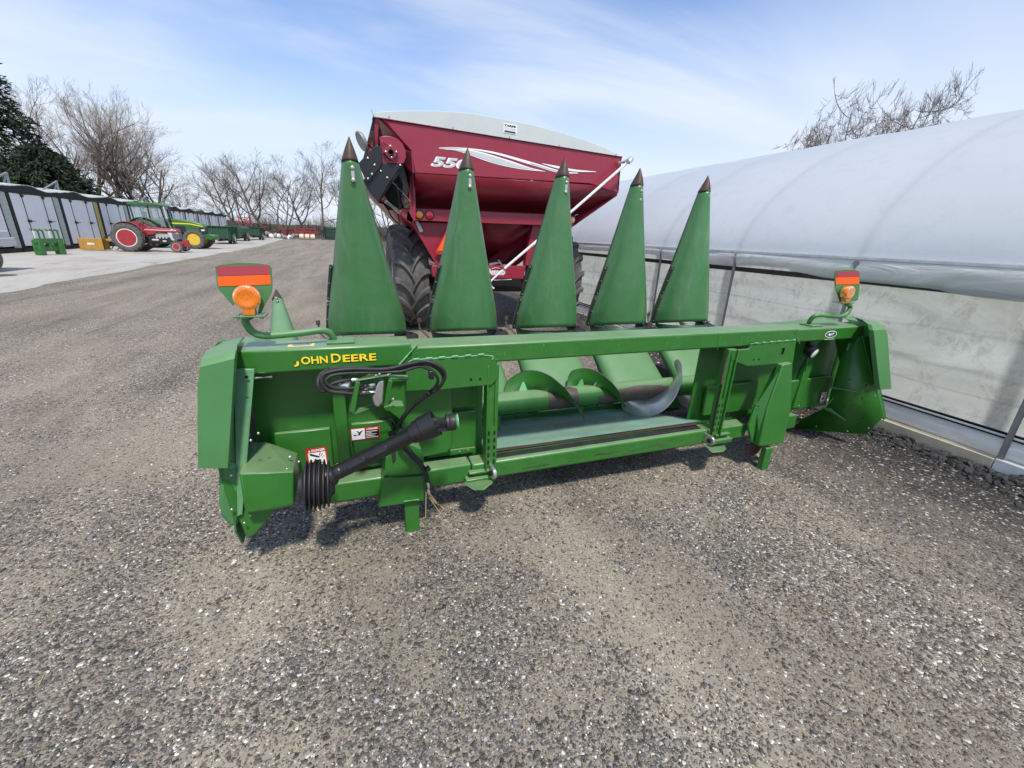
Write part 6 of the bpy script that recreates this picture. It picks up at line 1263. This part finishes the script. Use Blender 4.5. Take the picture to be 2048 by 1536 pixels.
# ------------------------------------------------------------------ trees
M_bark = paint('bark', (0.115, 0.095, 0.078), 0.9, 0.5, (0.17, 0.155, 0.13), scale=1.5, var=0.25, bmp=0.4)
M_twig = paint('twigs', (0.20, 0.168, 0.142), 0.9, 0.3, (0.2, 0.17, 0.14), scale=0.8, var=0.2)
M_twigw = paint('willow twigs', (0.30, 0.245, 0.20), 0.9, 0.3, (0.27, 0.21, 0.16), scale=0.8, var=0.2)
def grow(rnd, height, stems, spread, levels=5, lean=0.0, up=0.12, twig=0.011, thick=0.02, kids=(5, 5, 5, 4, 4), wob=0.16, lenf=0.55, start=0.25, trunk_frac=0.9):
    big, fine = MB(), MB()
    def branch(p, d, ln, r_, lv):
        n = 6 if lv < 2 else (4 if lv < 4 else 3); pts = [p.copy()]; dirs = []; rs = [r_]; q = p.copy(); dd = d.copy()
        for i in range(n):
            dd = (dd + Vector((rnd.gauss(0, wob), rnd.gauss(0, wob), rnd.gauss(0, wob*0.6) + up*(0.4 if lv == 0 else 1)))).normalized()
            q = q + dd*(ln/n); pts.append(q.copy()); dirs.append(dd.copy()); rs.append(max(twig*0.7, r_*(1-0.72*(i+1)/n)))
        (big if lv < 2 else fine).tube(pts, rs, 7 if lv < 1 else (5 if lv < 2 else 3), caps=False)
        if lv >= levels: return
        nk = kids[lv]
        for k in range(nk):
            t = start + (1-start)*(k+rnd.random())/nk; i = min(n-1, int(t*n)); f_ = t*n-i
            bp = pts[i].lerp(pts[i+1], f_); a, b, _ = frame_of(dirs[i]); th = rnd.random()*6.283; ang = rnd.uniform(0.35, 0.85)*(spread if lv < 2 else 1)
            nd = (dirs[i]*math.cos(ang) + (a*math.cos(th)+b*math.sin(th))*math.sin(ang)).normalized()
            branch(bp, nd, ln*lenf*rnd.uniform(0.75, 1.25)*(1.15-0.45*t), max(twig, rs[i]*rnd.uniform(0.5, 0.68)), lv+1)
    for s_ in range(stems):
        a = s_*6.283/stems + rnd.random(); o = 0.0 if stems == 1 else 0.18*spread
        d = Vector((lean+o*math.cos(a), o*math.sin(a), 1)).normalized(); branch(Vector((0.25*math.cos(a)*(stems > 1), 0.25*math.sin(a)*(stems > 1), -0.15)), d, height*trunk_frac*rnd.uniform(0.85, 1.05), height*thick*(1.0 if stems == 1 else 0.8), 0)
    return big, fine
def tree_proto(seed, *a, tm=None, **k):
    big, fine = grow(random.Random(seed), *a, **k)
    T = thing('bare_tree', 'x', 'tree', (0, 0, 0), local=True); big.build('trunk', M_bark, T, ang=60); fine.build('crown', tm or M_twig, T, ang=180); return T
def copy_tree(o, parent=None):
    c = o.copy(); COL.objects.link(c)
    if parent: c.parent = parent
    for ch in o.children: copy_tree(ch, c)
    return c
def fit(proto, h, w=None):
    zs = max(v.co.z for ch in proto.children for v in ch.data.vertices); xs = [v.co.x for ch in proto.children for v in ch.data.vertices]; wx = max(xs)-min(xs)
    s_ = h/zs; k = 1.0 if w is None else max(0.7, min(1.5, w/(wx*s_)))
    for ch in proto.children:
        for v in ch.data.vertices: v.co = Vector((v.co.x*s_*k, v.co.y*s_*k, v.co.z*s_))
used = set()
def place(proto, x, y, s, rz, label, group=None, flip=1):
    o = proto if proto not in used else copy_tree(proto); used.add(proto)
    o.location = (x, y, 0); o.scale = (s*flip, s, s); o.rotation_euler = (0, 0, rz); o['label'] = label
    if group: o['group'] = group
    elif 'group' in o: del o['group']
    return o
big1 = tree_proto(21, 12.6, 2, 1.25, levels=4, kids=(9, 7, 6, 4), thick=0.028, tm=M_twigw, twig=0.0085, lenf=0.56, up=0.10, start=0.22, wob=0.11)
big2 = tree_proto(33, 12.2, 3, 1.3, levels=4, kids=(8, 7, 6, 4), thick=0.026, tm=M_twigw, twig=0.0085, lenf=0.56, up=0.10, start=0.22, wob=0.11)
fit(big1, 14.2); fit(big2, 14.2)
gname = 'big bare trees behind the kilns'
place(big1, -23.4, 56, 1.0, 0.4, 'leftmost big bare tree, rising beside the dark evergreen', gname)
place(big2, -20.6, 57, 0.98, 2.1, 'middle big bare many stemmed tree behind the kilns', gname)
place(big1, -18.7, 56.5, 0.86, 3.9, 'rightmost big bare tree, standing behind the red tractor', gname)
low = tree_proto(44, 8.0, 3, 1.6, levels=4, kids=(7, 6, 5, 4), thick=0.018, twig=0.012, lenf=0.62, up=0.03, start=0.2)
place(low, -16.6, 58, 0.62, 1.0, 'low drooping bare tree spreading right of the big bare trees', None)
ml = tree_proto(52, 11.5, 1, 1.3, levels=4, lean=-0.55, kids=(10, 7, 5, 3), thick=0.02, twig=0.011, lenf=0.56, up=0.10, wob=0.11); fit(ml, 12.2)
mf = tree_proto(63, 11.0, 3, 1.7, levels=4, lean=-0.1, kids=(7, 6, 5, 3), thick=0.018, twig=0.011, lenf=0.56, up=0.08, wob=0.11)
mu = tree_proto(74, 11.8, 1, 1.5, levels=4, lean=-0.08, kids=(10, 7, 6, 3), thick=0.016, twig=0.011, lenf=0.55, up=0.10, wob=0.11)
mg = 'bare trees at the far end of the yard'
place(ml, -15.2, 82, 0.95, 0.0, 'bare tree leaning left over the far kilns', mg)
place(ml, -11.8, 83, 1.08, 0.25, 'bare leaning tree behind the farthest wagon', mg)
place(mf, -9.1, 80, 0.95, 0.3, 'forked bare tree standing beside the rubble heap', mg)
place(mu, -3.6, 81, 1.05, 0.0, 'bare upright tree behind the disc harrow, left of the first snout', mg)
place(ml, -6.0, 86, 0.95, 0.5, 'thin bare leaning tree between the forked tree and the disc harrow', mg)
place(mu, 3.6, 84, 0.95, 2.0, 'bare tree glimpsed between the first snout and the grain cart auger', mg)
place(mf, 7.0, 86, 0.9, 2.6, 'bare tree glimpsed under the grain cart auger', mg)
place(mu, -19.0, 88, 0.55, 1.2, 'scrubby bare tree behind the last kilns', mg)
place(mf, -16.5, 92, 0.9, 4.0, 'bare tree in the second rank behind the leaning trees', mg)
place(mu, -0.5, 88, 0.9, 4.0, 'bare tree partly hidden by the tall left snout', mg)
rt = tree_proto(85, 8.0, 9, 2.9, levels=3, lean=0.12, kids=(20, 12, 8), thick=0.011, twig=0.0085, lenf=0.43, up=0.13, start=0.30, wob=0.08); fit(rt, 10.3, 8.2)
place(rt, 26.6, 18.0, 1.0, 0.0, 'bare tree spreading above the greenhouse roof', None)
# brown scrub closing the far end
random.seed(9); mb = MB()
for i in range(5200):
    x = random.uniform(-42, 40); y = random.uniform(90, 100); hgt = random.uniform(1.0, 4.2)*(0.6+0.5*abs(math.sin(x*0.35))); a = random.uniform(-0.35, 0.35)
    p0 = Vector((x, y, 0)); p1 = p0+Vector((a*hgt, 0, hgt)); mb.tube([p0, p0.lerp(p1, 0.5)+Vector((random.uniform(-.2, .2), 0, 0)), p1], [0.035, 0.02, 0.01], 3, caps=False)
    for k in range(3):
        q = p0.lerp(p1, random.uniform(0.3, 0.9)); mb.tube([q, q+Vector((random.uniform(-0.8, 0.8), random.uniform(-.3, .3), random.uniform(0.1, 0.9)))], [0.016, 0.009], 3, caps=False)
tag(mb.build('scrub', M_twig, ang=180), 'brown leafless scrub and brush closing the far end of the yard', 'scrub', kind='stuff')
mb = MB(); 
pts = [(-160+4*i, 150, 2.6+1.8*fbm(i*0.37, 2, 1.0, 4)) for i in range(81)]
for i in range(80): a, b = Vector(pts[i]), Vector(pts[i+1]); mb.add([(a.x, 150, 0), (b.x, 150, 0), (b.x, 150, b.z), (a.x, 150, a.z), (a.x, 170, 0), (b.x, 170, 0), (b.x, 160, b.z), (a.x, 160, a.z)], [(0, 1, 2, 3), (3, 2, 6, 7), (5, 4, 7, 6)])
M_wood2 = paint('distant wood', (0.10, 0.085, 0.072), 1.0, 0.5, (0.06, 0.05, 0.045), scale=0.5, bmp=0.5, bscale=2)
tag(mb.build('distant_wood', M_wood2, ang=60), 'low dark line of far woodland on the horizon', 'woodland', kind='stuff')
# evergreens at the left edge
M_need = paint('needles', (0.016, 0.032, 0.014), 0.8, 0.35, (0.04, 0.065, 0.025), scale=0.5, var=0.5)
def conifer(name, seed, hgt, rad0, label, x, y, n_br=420, shape=0.9, droop=0.35, dense=26):
    rnd = random.Random(seed); T = thing(name, label, 'tree', (x, y, 0), local=True)
    mb = MB(); mb.tube([(0, 0, -0.1), (0.1, 0, hgt*0.5), (0, 0, hgt*0.97)], [hgt*0.02, hgt*0.012, 0.02], 8); mb.build('trunk', M_bark, T)
    mb = MB(); wd = MB()
    for i in range(n_br):
        t = (i+rnd.random())/n_br; z = hgt*(0.06+0.92*t); R0 = rad0*((1-t)**shape)*(0.75+0.5*rnd.random())+0.15; th = rnd.random()*6.283
        d = Vector((math.cos(th), math.sin(th), 0)); p0 = Vector((0, 0, z)); p1 = p0+d*R0*0.6+Vector((0, 0, 0.05*R0)); p2 = p0+d*R0+Vector((0, 0, -droop*R0))
        wd.tube([p0, p1, p2], [0.035, 0.02, 0.008], 3, caps=False)
        nn = int(dense*max(0.35, R0/rad0))
        for k in range(nn):
            f_ = 0.2+0.8*rnd.random()**0.7; q = (p0.lerp(p1, f_/0.6) if f_ < 0.6 else p1.lerp(p2, (f_-0.6)/0.4)) + Vector((rnd.gauss(0, 0.10), rnd.gauss(0, 0.10), rnd.gauss(-0.05, 0.07)))
            s_ = rnd.uniform(0.12, 0.28); a = Vector((rnd.gauss(0, 1), rnd.gauss(0, 1), rnd.gauss(-0.3, 0.6))).normalized(); b = a.cross(Vector((rnd.random(), rnd.random(), rnd.random()))).normalized()
            dd = (d*0.8+a*0.7).normalized(); mb.add([q-b*s_*0.28, q+dd*s_*0.6-b*s_*0.2, q+dd*s_*1.3, q+dd*s_*0.6+b*s_*0.25, q+b*s_*0.28], [(0, 1, 2, 3, 4)])
    mb.build('crown', M_need, T, smooth=False); wd.build('branches', M_bark, T)
    return T
conifer('spruce_tree', 5, 17.0, 4.3, 'tall dark spruce rising at the left edge of the picture', -24.0, 46, n_br=460, shape=0.8, dense=85)
conifer('cedar_tree', 6, 6.6, 3.6, 'broad dark cedar behind the nearest kilns, shorter than the spruce', -20.6, 44.5, n_br=420, shape=0.42, droop=0.2, dense=95)
